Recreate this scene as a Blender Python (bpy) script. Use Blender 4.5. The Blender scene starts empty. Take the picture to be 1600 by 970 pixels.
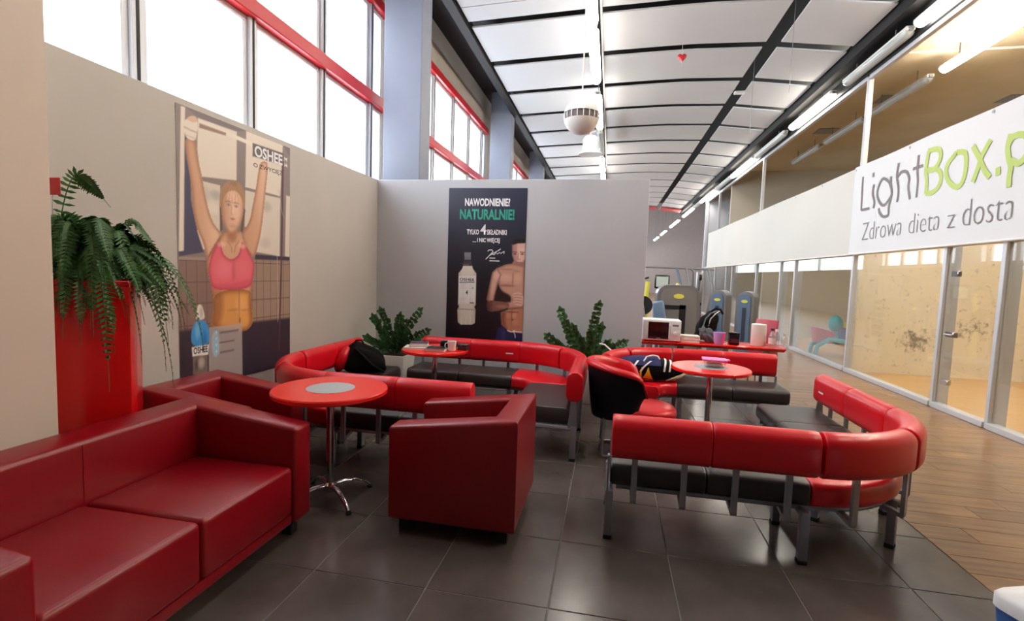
import bpy, bmesh, math, random
import numpy as np
from mathutils import Vector, Matrix
PI = math.pi
random.seed(7)
scn = bpy.context.scene
COL = scn.collection

# ------------------------------------------------------------------ camera
def set_camera():
    cd = bpy.data.cameras.new('camera'); co = bpy.data.objects.new('camera', cd); COL.objects.link(co)
    cd.sensor_fit = 'HORIZONTAL'; cd.sensor_width = 36.0; cd.lens = 17.419; cd.clip_end = 300
    ya, pi, ro = 0.19268949, -0.07534926, 0.03418577
    cy, sy, cp, sp, cr, sr = math.cos(ya), math.sin(ya), math.cos(pi), math.sin(pi), math.cos(ro), math.sin(ro)
    f = Vector((-sy*cp, cy*cp, sp)); r0 = Vector((cy, sy, 0)); u0 = r0.cross(f)
    r = cr*r0 + sr*u0; u = -sr*r0 + cr*u0
    m = Matrix.Identity(4)
    for i in range(3):
        m[i][0] = r[i]; m[i][1] = u[i]; m[i][2] = -f[i]
    m[2][3] = 1.544
    co.matrix_world = m
    scn.camera = co
set_camera()
# ------------------------------------------------------------------ sky, exposure
scn.view_settings.view_transform = 'Standard'; scn.view_settings.look = 'None'
scn.view_settings.exposure = 0.64; scn.view_settings.gamma = 1.0; scn.view_settings.use_curve_mapping = False
SKY_STRENGTH = 6.0
TUBE_STRENGTH = 22.0
COURT_STRENGTH = 54.0
w = bpy.data.worlds.new('overcast_sky'); scn.world = w; w.use_nodes = True
bg = w.node_tree.nodes['Background']; bg.inputs[0].default_value = (0.86, 0.93, 1.0, 1); bg.inputs[1].default_value = SKY_STRENGTH
cy_ = scn.cycles
cy_.max_bounces = 8; cy_.diffuse_bounces = 5; cy_.glossy_bounces = 4; cy_.transmission_bounces = 6; cy_.transparent_max_bounces = 16
cy_.sample_clamp_indirect = 6.0; cy_.caustics_reflective = False; cy_.caustics_refractive = False
cy_.use_denoising = True
def portal(y0, y1, z0, z1):
    ld = bpy.data.lights.new('window_portal', 'AREA'); ld.shape = 'RECTANGLE'; ld.size = y1-y0; ld.size_y = z1-z0
    ld.cycles.is_portal = True
    o = bpy.data.objects.new('window_portal', ld); COL.objects.link(o)
    o.location = (-3.48, (y0+y1)/2, (z0+z1)/2)
    o.rotation_euler = Matrix(((0,0,-1),(-1,0,0),(0,1,0))).to_euler()
for a, b in ((0.9, 7.0), (7.3, 13.0), (13.3, 19.0), (19.3, 25.0), (25.3, 51.3)): portal(a, b, 2.3, 5.2)

# ------------------------------------------------------------------ helpers
def lin(r, g, b):
    f = lambda c: (c/255/12.92) if c/255 <= .04045 else ((c/255+.055)/1.055)**2.4
    return (f(r), f(g), f(b), 1.0)
MATS = {}
def mat(name, col, rough=.5, metal=0, bump=0, bscale=60, vary=0, vscale=4, emit=0, ecol=None, coat=0, spec=.5, alpha=1, trans=0):
    m = bpy.data.materials.new(name); m.use_nodes = True; nt = m.node_tree; b = nt.nodes['Principled BSDF']
    b.inputs['Base Color'].default_value = col; b.inputs['Roughness'].default_value = rough; b.inputs['Metallic'].default_value = metal
    b.inputs['Specular IOR Level'].default_value = spec
    if coat: b.inputs['Coat Weight'].default_value = coat; b.inputs['Coat Roughness'].default_value = .15
    if alpha < 1: b.inputs['Alpha'].default_value = alpha
    if trans: b.inputs['Transmission Weight'].default_value = trans; b.inputs['IOR'].default_value = 1.2
    if emit: b.inputs['Emission Color'].default_value = ecol or col; b.inputs['Emission Strength'].default_value = emit
    tc = nt.nodes.new('ShaderNodeTexCoord')
    if vary:
        n = nt.nodes.new('ShaderNodeTexNoise'); n.inputs['Scale'].default_value = vscale; n.inputs['Detail'].default_value = 6
        nt.links.new(tc.outputs['Object'], n.inputs['Vector'])
        r = nt.nodes.new('ShaderNodeValToRGB'); lo = [c*(1-vary) for c in col[:3]]+[1]; hi = [min(1, c*(1+vary)) for c in col[:3]]+[1]
        r.color_ramp.elements[0].color = lo; r.color_ramp.elements[1].color = hi
        r.color_ramp.elements[0].position = .3; r.color_ramp.elements[1].position = .7
        nt.links.new(n.outputs['Fac'], r.inputs[0]); nt.links.new(r.outputs[0], b.inputs['Base Color'])
    if bump:
        n2 = nt.nodes.new('ShaderNodeTexNoise'); n2.inputs['Scale'].default_value = bscale; n2.inputs['Detail'].default_value = 3
        nt.links.new(tc.outputs['Object'], n2.inputs['Vector'])
        bp = nt.nodes.new('ShaderNodeBump'); bp.inputs['Strength'].default_value = bump; bp.inputs['Distance'].default_value = .01
        nt.links.new(n2.outputs['Fac'], bp.inputs['Height']); nt.links.new(bp.outputs[0], b.inputs['Normal'])
    MATS[name] = m
    return m
def glass_mat(name, tint=(.93, .97, .95, 1), refl=.09, haze=0.0):
    m = bpy.data.materials.new(name); m.use_nodes = True; nt = m.node_tree; nt.nodes.clear()
    out = nt.nodes.new('ShaderNodeOutputMaterial'); t = nt.nodes.new('ShaderNodeBsdfTransparent'); t.inputs[0].default_value = tint
    g = nt.nodes.new('ShaderNodeBsdfGlossy'); g.inputs['Roughness'].default_value = .02; g.inputs[0].default_value = (1, 1, 1, 1)
    lw = nt.nodes.new('ShaderNodeLayerWeight'); lw.inputs[0].default_value = .35
    mr = nt.nodes.new('ShaderNodeMapRange'); mr.inputs[3].default_value = refl; mr.inputs[4].default_value = .55
    pw = nt.nodes.new('ShaderNodeMath'); pw.operation = 'POWER'; pw.inputs[1].default_value = 3
    nt.links.new(lw.outputs['Facing'], pw.inputs[0]); nt.links.new(pw.outputs[0], mr.inputs[0])
    mx = nt.nodes.new('ShaderNodeMixShader'); nt.links.new(mr.outputs[0], mx.inputs[0]); nt.links.new(t.outputs[0], mx.inputs[1]); nt.links.new(g.outputs[0], mx.inputs[2])
    last = mx
    if haze:
        d = nt.nodes.new('ShaderNodeBsdfDiffuse'); d.inputs[0].default_value = (.8, .85, .82, 1)
        m2 = nt.nodes.new('ShaderNodeMixShader'); m2.inputs[0].default_value = haze
        nt.links.new(mx.outputs[0], m2.inputs[1]); nt.links.new(d.outputs[0], m2.inputs[2]); last = m2
    nt.links.new(last.outputs[0], out.inputs[0]); MATS[name] = m
    return m
def wood_mat(name, c1, c2, rough=.35, sx=1.2, sy=14, plank=0):
    m = bpy.data.materials.new(name); m.use_nodes = True; nt = m.node_tree; b = nt.nodes['Principled BSDF']; b.inputs['Roughness'].default_value = rough
    tc = nt.nodes.new('ShaderNodeTexCoord'); mp = nt.nodes.new('ShaderNodeMapping'); mp.inputs['Scale'].default_value = (sx, sy, 1)
    n = nt.nodes.new('ShaderNodeTexNoise'); n.inputs['Scale'].default_value = 1.6; n.inputs['Detail'].default_value = 7; n.inputs['Roughness'].default_value = .65
    oi = nt.nodes.new('ShaderNodeObjectInfo'); ad = nt.nodes.new('ShaderNodeVectorMath'); ad.operation = 'ADD'
    ml = nt.nodes.new('ShaderNodeMath'); ml.operation = 'MULTIPLY'; ml.inputs[1].default_value = 37
    nt.links.new(oi.outputs['Random'], ml.inputs[0]); nt.links.new(tc.outputs['Object'], ad.inputs[0]); nt.links.new(ml.outputs[0], ad.inputs[1])
    nt.links.new(ad.outputs[0], mp.inputs[0]); nt.links.new(mp.outputs[0], n.inputs['Vector'])
    r = nt.nodes.new('ShaderNodeValToRGB'); r.color_ramp.elements[0].color = c1; r.color_ramp.elements[1].color = c2
    r.color_ramp.elements[0].position = .3; r.color_ramp.elements[1].position = .7
    hs = nt.nodes.new('ShaderNodeHueSaturation'); mr = nt.nodes.new('ShaderNodeMapRange'); mr.inputs[3].default_value = 1-plank; mr.inputs[4].default_value = 1+plank
    nt.links.new(oi.outputs['Random'], mr.inputs[0]); nt.links.new(mr.outputs[0], hs.inputs['Value'])
    nt.links.new(n.outputs['Fac'], r.inputs[0]); nt.links.new(r.outputs[0], hs.inputs['Color']); nt.links.new(hs.outputs[0], b.inputs['Base Color'])
    MATS[name] = m
    return m
def attr_mat(name, rough=.35):
    m = bpy.data.materials.new(name); m.use_nodes = True; nt = m.node_tree; b = nt.nodes['Principled BSDF']; b.inputs['Roughness'].default_value = rough
    a = nt.nodes.new('ShaderNodeVertexColor'); a.layer_name = 'ink'; nt.links.new(a.outputs[0], b.inputs['Base Color']); return m

def obj(name, bm, m, parent=None, smooth=40, kind=None):
    me = bpy.data.meshes.new(name); bmesh.ops.recalc_face_normals(bm, faces=bm.faces); bm.to_mesh(me); bm.free()
    return link(name, me, m, parent, smooth, kind)
def link(name, me, m, parent=None, smooth=40, kind=None):
    if m is not None and not me.materials: me.materials.append(m)
    if smooth:
        me.polygons.foreach_set('use_smooth', [True]*len(me.polygons)); me.set_sharp_from_angle(angle=math.radians(smooth))
    o = bpy.data.objects.new(name, me); COL.objects.link(o)
    if parent is not None: o.parent = parent
    if kind: o['kind'] = kind
    return o
def inst(o, parent=None, loc=None, rotz=None):
    c = o.copy(); COL.objects.link(c)
    if parent is not None: c.parent = parent
    if loc is not None: c.location = loc
    if rotz is not None: c.rotation_euler = (0, 0, rotz)
    return c
def tag(o, label, cat, group=None):
    o['label'] = label; o['category'] = cat
    if group: o['group'] = group
    return o
def thing(name, label, cat, loc=(0, 0, 0), rz=0, group=None):
    o = bpy.data.objects.new(name, None); COL.objects.link(o); o.location = loc; o.rotation_euler = (0, 0, rz); o.empty_display_size = .1
    return tag(o, label, cat, group)
def struct(name, loc=(0, 0, 0)):
    o = bpy.data.objects.new(name, None); COL.objects.link(o); o.location = loc; o['kind'] = 'structure'; return o
def copy_thing(root, loc, rz, label):
    r = root.copy(); COL.objects.link(r); r.location = loc; r.rotation_euler = (0, 0, rz); r['label'] = label
    for ch in list(root.children):
        c = ch.copy(); COL.objects.link(c); c.parent = r
        for g in list(ch.children):
            d = g.copy(); COL.objects.link(d); d.parent = c
    return r
NB = bmesh.new
def box(bm, x0, y0, z0, x1, y1, z1, bev=0, seg=2):
    vs = [bm.verts.new(p) for p in ((x0,y0,z0),(x1,y0,z0),(x1,y1,z0),(x0,y1,z0),(x0,y0,z1),(x1,y0,z1),(x1,y1,z1),(x0,y1,z1))]
    return hexa(bm, vs, bev, seg)
def hexa(bm, vs, bev=0, seg=2, skip=None):
    if not hasattr(vs[0], 'co'): vs = [bm.verts.new(p) for p in vs]
    fs = [bm.faces.new([vs[i] for i in q]) for q in ((3,2,1,0),(4,5,6,7),(0,1,5,4),(1,2,6,5),(2,3,7,6),(3,0,4,7))]
    if bev:
        no = set(fs[skip].edges) if isinstance(skip, int) else {e for k in (skip or ()) for e in fs[k].edges}
        es = [e for e in {e for f in fs for e in f.edges} if e not in no]
        bmesh.ops.bevel(bm, geom=es, offset=bev, segments=seg, profile=.5, affect='EDGES', clamp_overlap=True)
    return bm
def bxo(name, d, m, parent=None, bev=0, seg=2, **k):
    return obj(name, box(NB(), *d, bev, seg), m, parent, **k)
def frame_of(d):
    d = Vector(d).normalized(); a = Vector((0, 0, 1)) if abs(d.z) < .95 else Vector((1, 0, 0))
    x = d.cross(a).normalized(); return x, d.cross(x).normalized()
def tube(bm, pts, r, n=10, caps=True, sq=1.0):
    pts = [Vector(p) for p in pts]; rs = r if isinstance(r, (list, tuple)) else [r]*len(pts); rings = []
    px = None
    for i, p in enumerate(pts):
        d = (pts[min(i+1, len(pts)-1)]-pts[max(i-1, 0)])
        if px is None: x, y = frame_of(d)
        else:
            dn = d.normalized(); x = (px - dn*px.dot(dn)).normalized(); y = dn.cross(x)
        px = x
        rings.append([bm.verts.new(p + x*math.cos(2*PI*k/n)*rs[i] + y*math.sin(2*PI*k/n)*rs[i]*sq) for k in range(n)])
    for a, b in zip(rings, rings[1:]):
        for k in range(n): bm.faces.new((a[k], a[(k+1) % n], b[(k+1) % n], b[k]))
    if caps: bm.faces.new(rings[0][::-1]); bm.faces.new(rings[-1])
    return bm
def lathe(bm, prof, n=24, c=(0, 0, 0), capb=True, capt=True):
    rings = []
    for r, z in prof:
        if r < 1e-5: rings.append([bm.verts.new((c[0], c[1], c[2]+z))])
        else: rings.append([bm.verts.new((c[0]+r*math.cos(2*PI*k/n), c[1]+r*math.sin(2*PI*k/n), c[2]+z)) for k in range(n)])
    for a, b in zip(rings, rings[1:]):
        for k in range(n):
            q = [a[k % len(a)], a[(k+1) % len(a)], b[(k+1) % len(b)], b[k % len(b)]]
            q = list(dict.fromkeys(q))
            if len(q) > 2: bm.faces.new(q)
    if capb and len(rings[0]) > 1: bm.faces.new(rings[0][::-1])
    if capt and len(rings[-1]) > 1: bm.faces.new(rings[-1])
    return bm
def prism(bm, poly, f, d):
    """extrude a 2-D outline: f maps (u,v,t) to a point, t in 0..d"""
    a = [bm.verts.new(f(u, v, 0)) for u, v in poly]; b = [bm.verts.new(f(u, v, d)) for u, v in poly]
    bm.faces.new(a[::-1]); bm.faces.new(b)
    for i in range(len(poly)): bm.faces.new((a[i], a[(i+1) % len(a)], b[(i+1) % len(b)], b[i]))
    return bm
def text_obj(name, body, rect, f, m, parent, bold=0.0, slant=0.0):
    """lettering stretched to rect=(u0,v0,u1,v1); f maps (u,v) to a point"""
    cu = bpy.data.curves.new(name, 'FONT'); cu.body = body; cu.offset = bold; cu.resolution_u = 3
    t = bpy.data.objects.new(name, cu); COL.objects.link(t)
    dg = bpy.context.evaluated_depsgraph_get(); me = bpy.data.meshes.new_from_object(t.evaluated_get(dg)); bpy.data.objects.remove(t)
    co = np.empty(len(me.vertices)*3); me.vertices.foreach_get('co', co); co = co.reshape(-1, 3)
    mn, mx = co.min(0), co.max(0); u0, v0, u1, v1 = rect
    new = []
    for x, y, _ in co:
        s = (x-mn[0])/(mx[0]-mn[0]); q = (y-mn[1])/(mx[1]-mn[1])
        new.append(f(u0+(u1-u0)*s+slant*(q-.5)*(v1-v0), v0+(v1-v0)*q))
    me.vertices.foreach_set('co', np.array(new).ravel()); me.update(); me.materials.clear()
    return link(name, me, m, parent, 0)

# ------------------------------------------------------------------ materials
M_wall = mat('painted_partition', lin(186, 188, 192), .6, vary=.03, vscale=2)
M_wallb = mat('painted_partition_beige', lin(190, 184, 176), .6, vary=.03, vscale=2)
M_wallpier = mat('painted_pier', lin(220, 204, 190), .6, vary=.03, vscale=2)
M_outer = mat('plaster_outer_wall', lin(176, 168, 160), .7, vary=.04, vscale=1.5)
M_column = mat('blue_grey_column', lin(122, 127, 142), .5, vary=.03)
M_black = mat('black_paint', lin(9, 9, 12), .6)
M_panel = mat('ceiling_panel_white', lin(202, 204, 208), .55, vary=.02, vscale=1)
M_redpaint = mat('red_paint', lin(205, 28, 38), .35, coat=.3)
M_alu = mat('white_aluminium', lin(205, 207, 212), .35, metal=.1)
M_steel = mat('grey_powder_steel', lin(150, 152, 160), .35, metal=.55)
M_chrome = mat('chrome', lin(215, 215, 220), .08, metal=1)
M_sofa = mat('dark_red_leather', lin(136, 4, 20), .34, bump=.1, bscale=260, vary=.05, vscale=3, spec=.45, coat=.15)
M_red = mat('bright_red_leatherette', lin(212, 7, 29), .36, coat=.2, bump=.07, bscale=260, vary=.04, vscale=3)
M_char = mat('charcoal_leatherette', lin(52, 48, 48), .38, bump=.1, bscale=240, vary=.06, vscale=3)
M_navy = mat('black_shell_leatherette', lin(22, 24, 34), .38, bump=.08, bscale=200)
M_table = mat('red_laminate', lin(236, 34, 26), .25, coat=.1)
M_inlay = mat('grey_inlay', lin(165, 172, 176), .35)
M_rubber = mat('black_rubber', lin(16, 16, 17), .7)
M_planter = mat('glossy_red_planter', lin(222, 16, 18), .25, coat=.4)
M_soil = mat('soil', lin(40, 30, 22), .9, bump=.5, bscale=80)
M_fern = mat('fern_green', lin(58, 102, 48), .5, vary=.3, vscale=9)
M_zz = mat('glossy_leaf_green', lin(66, 112, 66), .3, vary=.25, vscale=8)
M_stem = mat('leaf_stem_green', lin(70, 96, 50), .5)
M_white = mat('white_plastic', lin(232, 232, 232), .35)
M_whitem = mat('white_matt', lin(225, 222, 216), .6)
M_banner = mat('white_banner_cloth', lin(226, 226, 226), .6, bump=.25, bscale=2.2)
M_banner2 = mat('cream_banner_cloth', lin(214, 211, 202), .6, bump=.35, bscale=1.6)
M_tile = mat('slate_floor_tile', lin(84, 76, 72), .2, bump=.04, bscale=30, vary=.25, vscale=2.5, spec=.6)
M_grout = mat('grey_grout', lin(112, 106, 102), .7)
M_wood = wood_mat('oak_floor', lin(114, 83, 54), lin(164, 126, 84), .3, 1.1, 13, .12)
M_courtwood = wood_mat('pale_court_floor', lin(184, 144, 94), lin(204, 164, 114), .4, 1.1, 13, .05)
M_tubewarm = mat('lit_tube', lin(255, 246, 228), .4, emit=TUBE_STRENGTH, ecol=(1, .92, .80, 1))
M_courttube = mat('lit_court_tube', lin(255, 246, 228), .4, emit=COURT_STRENGTH, ecol=(1, .90, .74, 1))
M_clear = glass_mat('clear_tube_cover', (.86, .9, .93, 1), .12, .35)
M_glass = glass_mat('partition_glass', (.95, .97, .96, 1), .05)
M_wglass = glass_mat('window_glass', (.97, .98, .99, 1), .05)
M_endwall = mat('grey_end_wall', lin(192, 182, 180), .7, vary=.03)
M_ink = attr_mat('poster_ink')
M_txtw = mat('white_lettering', lin(240, 240, 242), .5)
M_txtk = mat('dark_lettering', lin(40, 34, 36), .5)
M_teal = mat('teal_lettering', lin(40, 165, 140), .5)
M_grey = mat('grey_lettering', lin(128, 118, 118), .6)
M_lime = mat('lime_lettering', lin(188, 208, 112), .6)

# ================================================================== THE SETTING
XL, YB, XG = -3.13, 6.30, 4.19
def build_floor():
    fl = bxo('floor', (-4, -5, -.15, 10.8, 53, -.004), M_grout, kind='structure')
    xs = [-3.21, -2.61, -2.01, -1.41, -.81, -.21, .39, .99, 1.59, 1.99]; ys = [-.21+.6*i for i in range(14)]
    cache = {}
    for i in range(len(xs)-1):
        for j in range(len(ys)-1):
            wd = round(xs[i+1]-xs[i]-.006, 3)
            if wd not in cache:
                cache[wd] = o = bxo('floor_tile', (-wd/2, -.297, -.012, wd/2, .297, 0), M_tile, fl, .002, 1)
            else: o = inst(cache[wd], fl)
            o.location = ((xs[i]+xs[i+1])/2, (ys[j]+ys[j+1])/2, random.uniform(-.0008, 0))
    bxo('tile_field', (-3.2, -5, -.004, 1.99, -.213, -.001), M_tile, fl)
    bxo('tile_field', (-3.2, 7.593, -.004, 1.99, 13, -.001), M_tile, fl)
    pl = None; y = -.2; row = 0
    while y < 9.4:
        off = [.0, .55, .27, .8][row % 4]; x = 1.995-off
        while x < 4.17:
            a, b = max(x, 1.995), min(x+1.1, 4.17)
            if b-a > .05:
                k = round(b-a, 2)
                if k not in cache or True:
                    key = ('p', k)
                    if key not in cache: cache[key] = o = bxo('floor_plank', (-(b-a)/2+.001, -.0935, -.012, (b-a)/2-.001, .0935, 0), M_wood, fl, .0015, 1)
                    else: o = inst(cache[key], fl)
                    o.location = ((a+b)/2, y+.095, 0)
            x += 1.1
        y += .19; row += 1
    bxo('wood_field', (1.995, y, -.004, 4.17, 24, -.001), M_wood, fl)
    bxo('wood_field', (-3.2, 24, -.004, 10.5, 52, -.001), M_wood, fl)
    bxo('wood_field', (-3.2, 13, -.004, 1.99, 24, -.001), M_wood, fl)
    bxo('wood_field', (1.995, -5, -.004, 4.17, -.2, -.001), M_wood, fl)
    bxo('court_floor', (4.3, -5, -.004, 10.5, 24, -.001), M_courtwood, fl)
build_floor()

def build_walls():
    bxo('wall_partition_left', (-3.30, 1.7, 0, XL, 6.40, 2.735), M_wallb, bev=.004, seg=1, kind='structure')
    bxo('wall_partition_back', (XL, YB, 0, .42, YB+.1, 2.735), M_wall, bev=.004, seg=1, kind='structure')
    bxo('wall_near_left', (-3.30, -5, 0, -2.6, 1.9, 7), M_wallpier, bev=.01, seg=2, kind='structure')
    ow = struct('wall_left')
    bxo('wall_base', (-3.65, -5, 0, -3.35, 52, 2.3), M_outer, ow)
    bxo('wall_top', (-3.65, -5, 5.3, -3.35, 52, 9), M_outer, ow)
    for a, b in ((.45, .9), (7.0, 7.3), (13.0, 13.3), (19.0, 19.3), (25.0, 25.3)): bxo('wall_pier', (-3.65, a, 2.3, -3.35, b, 5.3), M_outer, ow)
    bxo('wall_pier', (-3.65, 51.3, 2.3, -3.35, 52, 5.3), M_outer, ow)
    bxo('wall_pier', (-3.65, -5, 2.3, -3.35, .45, 5.3), M_outer, ow)
    for i, a in enumerate((6.45, 12.45, 18.45, 24.45)):
        bxo('column', (-3.14, a, 0, -2.6, a+.36, 7.2), M_column, bev=.008, seg=1, kind='structure')
    bxo('wall_rear', (-3.65, -5.2, 0, 10.5, -5, 6.2), M_column, kind='structure')
    bxo('wall_end', (-3.65, 52, 0, 11, 52.2, 9), M_endwall, kind='structure')
    bxo('wall_far_right', (9.0, 24.2, 0, 9.2, 52, 9), M_endwall, kind='structure')
build_walls()

def build_windows():
    for n, a in enumerate((.9, 7.3, 13.3, 19.3)):
        b = (7.0, 13.0, 19.0, 25.0)[n]
        wd = struct('window_%d' % (n+1)); x0, x1 = -3.56, -3.38
        muls = [b-.42-1.17*k for k in range(5)]; muls = [m for m in muls if m > a+.1]
        bxo('rail', (x0, a, 5.16, x1+.06, b, 5.30), M_redpaint, wd, .01, 1)
        bxo('rail', (x0, a, 3.83, x1+.06, b, 3.98), M_redpaint, wd, .01, 1)
        bxo('window_sill', (x0, a, 2.3, x1+.02, b, 2.38), M_alu, wd, .006, 1)
        edges = sorted(muls+[a]) + ([b] if b-muls[0] > .02 else [])
        for lo, hi in ((2.38, 3.83), (3.98, 5.16)):
            for m in muls:
                bxo('mullion', (x0+.03, m-.045, lo, x1, m+.045, hi), M_alu, wd, .006, 1)
                bxo('mullion_seal', (x1, m-.012, lo, x1+.004, m+.012, hi), M_black, wd)
            for y0, y1 in zip(edges, edges[1:]):
                if y1-y0 < .2: continue
                f0, f1 = y0+.045, y1-.045; bm = NB(); t = .055
                for q in ((f0, lo, f1, lo+t), (f0, hi-t, f1, hi), (f0, lo+t, f0+t, hi-t), (f1-t, lo+t, f1, hi-t)):
                    box(bm, x0+.05, q[0], q[1], x1-.03, q[2], q[3], .004, 1)
                sash = obj('window_frame', bm, M_alu, wd)
                bxo('pane', (-3.487, f0+t, lo+t, -3.481, f1-t, hi-t), M_wglass, sash, smooth=0)
build_windows()
def added_far_windows():
    wd = struct('window_5')  # unseen windows, added to bring daylight to the far end of the hall
    for y in (25.3, 31.8, 38.3, 44.8):
        for m in (y, y+6.42): bxo('mullion', (-3.53, m, 2.3, -3.42, m+.08, 5.3), M_alu, wd)
        bxo('rail', (-3.56, y+.08, 3.83, -3.34, y+6.42, 3.98), M_redpaint, wd)
        bxo('pane', (-3.487, y+.08, 2.3, -3.481, y+6.42, 3.83), M_wglass, wd, smooth=0); bxo('pane', (-3.487, y+.08, 3.98, -3.481, y+6.42, 5.3), M_wglass, wd, smooth=0)
added_far_windows()

def zc(x):
    P = ((-2.6, 5.53), (-2.43, 5.55), (-.4, 5.64), (1.2, 5.69), (2.55, 5.66), (4.2, 5.47))
    for (a, za), (b, zb) in zip(P, P[1:]):
        if x <= b: return za+(zb-za)*(x-a)/(b-a)
    return P[-1][1]
def ceiling_panel(xa, xb, d, m, parent, name='ceiling_panel'):
    bm = NB(); n = 5; ra = []
    for i in range(n+1):
        x = xa+(xb-xa)*i/n; z = zc(x)
        ra.append([bm.verts.new((x, 0, z)), bm.verts.new((x, d, z)), bm.verts.new((x, d, z+.025)), bm.verts.new((x, 0, z+.025))])
    for a, b in zip(ra, ra[1:]):
        for k in range(4): bm.faces.new((a[k], a[(k+1) % 4], b[(k+1) % 4], b[k]))
    bm.faces.new(ra[0][::-1]); bm.faces.new(ra[-1])
    return obj(name, bm, m, parent)
def build_ceiling():
    ce = bxo('ceiling', (-3.35, -5, 6.05, 4.3, 31, 6.15), M_black, kind='structure')
    cols = ((-2.43, -.42), (-.33, 2.44), (2.68, 3.80))
    y = 8.17; ys = [8.19+1.56*k for k in range(-8, 15)]
    for xa, xb in cols:
        first = None
        for yy in ys:
            if abs(yy-6.63) < .1: continue
            if first is None: first = o = ceiling_panel(xa, xb, 1.32, M_panel, ce)
            else: o = inst(first, ce)
            o.location = (0, yy, 0)
    for xa, xb in cols:
        o = ceiling_panel(xa, xb, .42, M_panel, ce); o.location = (0, 7.57, 0)
        rd = xa > 2; o = ceiling_panel(xa, xb, .95, M_redpaint if rd else M_panel, ce, 'ceiling_panel'); o.location = (0, 6.6, 0)
        if rd: o['label'] = 'red ceiling panel'
        o = ceiling_panel(xa, xb, 1.1, M_redpaint, ce, 'red_ceiling_panel'); o.location = (0, 28.5+1.2, -.1); o['label'] = 'red ceiling panel'
    bxo('edge_strip', (-2.62, -5, 5.50, -2.47, 31, 5.70), M_black, ce)  # black strip put in for the shaded void between panels and wall
    bxo('edge_strip', (3.84, -5, 5.36, 4.12, 31, 5.60), M_black, ce)
    bxo('joint_channel', (-.345, -5, 5.62, -.315, 31, 5.68), M_steel, ce)
    bxo('roof', (-3.65, 31, 9, 11, 52.2, 9.1), M_black, kind='structure')
    bxo('wall_drop_far', (-3.35, 31, 6.05, 9.2, 31.1, 9), M_black, kind='structure')
build_ceiling()

def court_wall_mat():
    m = mat('court_wall', lin(234, 223, 200), .5); nt = m.node_tree; b = nt.nodes['Principled BSDF']
    tc = nt.nodes.new('ShaderNodeTexCoord'); n = nt.nodes.new('ShaderNodeTexNoise'); n.inputs['Scale'].default_value = 9; n.inputs['Detail'].default_value = 8; n.inputs['Roughness'].default_value = .75
    nt.links.new(tc.outputs['Object'], n.inputs['Vector'])
    last = None
    for cx, cz, sx, sz, amp in ((5.25, .62, .55, .42, .24), (6.1, .85, .8, .4, .13), (7.4, .9, .9, .4, .12)):
        mp = nt.nodes.new('ShaderNodeMapping'); mp.inputs['Location'].default_value = (-cx/sx, 0, -cz/sz); mp.inputs['Scale'].default_value = (1/sx, 0, 1/sz)
        g = nt.nodes.new('ShaderNodeTexGradient'); g.gradient_type = 'QUADRATIC_SPHERE'
        mu = nt.nodes.new('ShaderNodeMath'); mu.operation = 'MULTIPLY'; mu.inputs[1].default_value = amp
        nt.links.new(tc.outputs['Object'], mp.inputs[0]); nt.links.new(mp.outputs[0], g.inputs[0]); nt.links.new(g.outputs['Fac'], mu.inputs[0])
        if last is None: last = mu
        else:
            ad = nt.nodes.new('ShaderNodeMath'); ad.operation = 'ADD'; nt.links.new(last.outputs[0], ad.inputs[0]); nt.links.new(mu.outputs[0], ad.inputs[1]); last = ad
    ad = nt.nodes.new('ShaderNodeMath'); ad.operation = 'ADD'; nt.links.new(last.outputs[0], ad.inputs[0]); nt.links.new(n.outputs['Fac'], ad.inputs[1])
    r = nt.nodes.new('ShaderNodeValToRGB'); r.color_ramp.elements[0].position = .57; r.color_ramp.elements[0].color = (0, 0, 0, 1); r.color_ramp.elements[1].position = .70; r.color_ramp.elements[1].color = (.75, .75, .75, 1)
    mx = nt.nodes.new('ShaderNodeMixRGB'); mx.inputs[1].default_value = lin(234, 223, 200); mx.inputs[2].default_value = lin(84, 70, 52)
    nt.links.new(ad.outputs[0], r.inputs[0]); nt.links.new(r.outputs[0], mx.inputs[0]); nt.links.new(mx.outputs[0], b.inputs['Base Color'])
    return m
M_court = court_wall_mat()
M_court2 = mat('court_upper_beige', lin(216, 202, 174), .6, vary=.05, vscale=1)
M_courtg = mat('court_grey_wall', lin(196, 190, 176), .6, vary=.04, vscale=1)
M_courtw = mat('court_white_wall', lin(196, 200, 212), .6)
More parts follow.
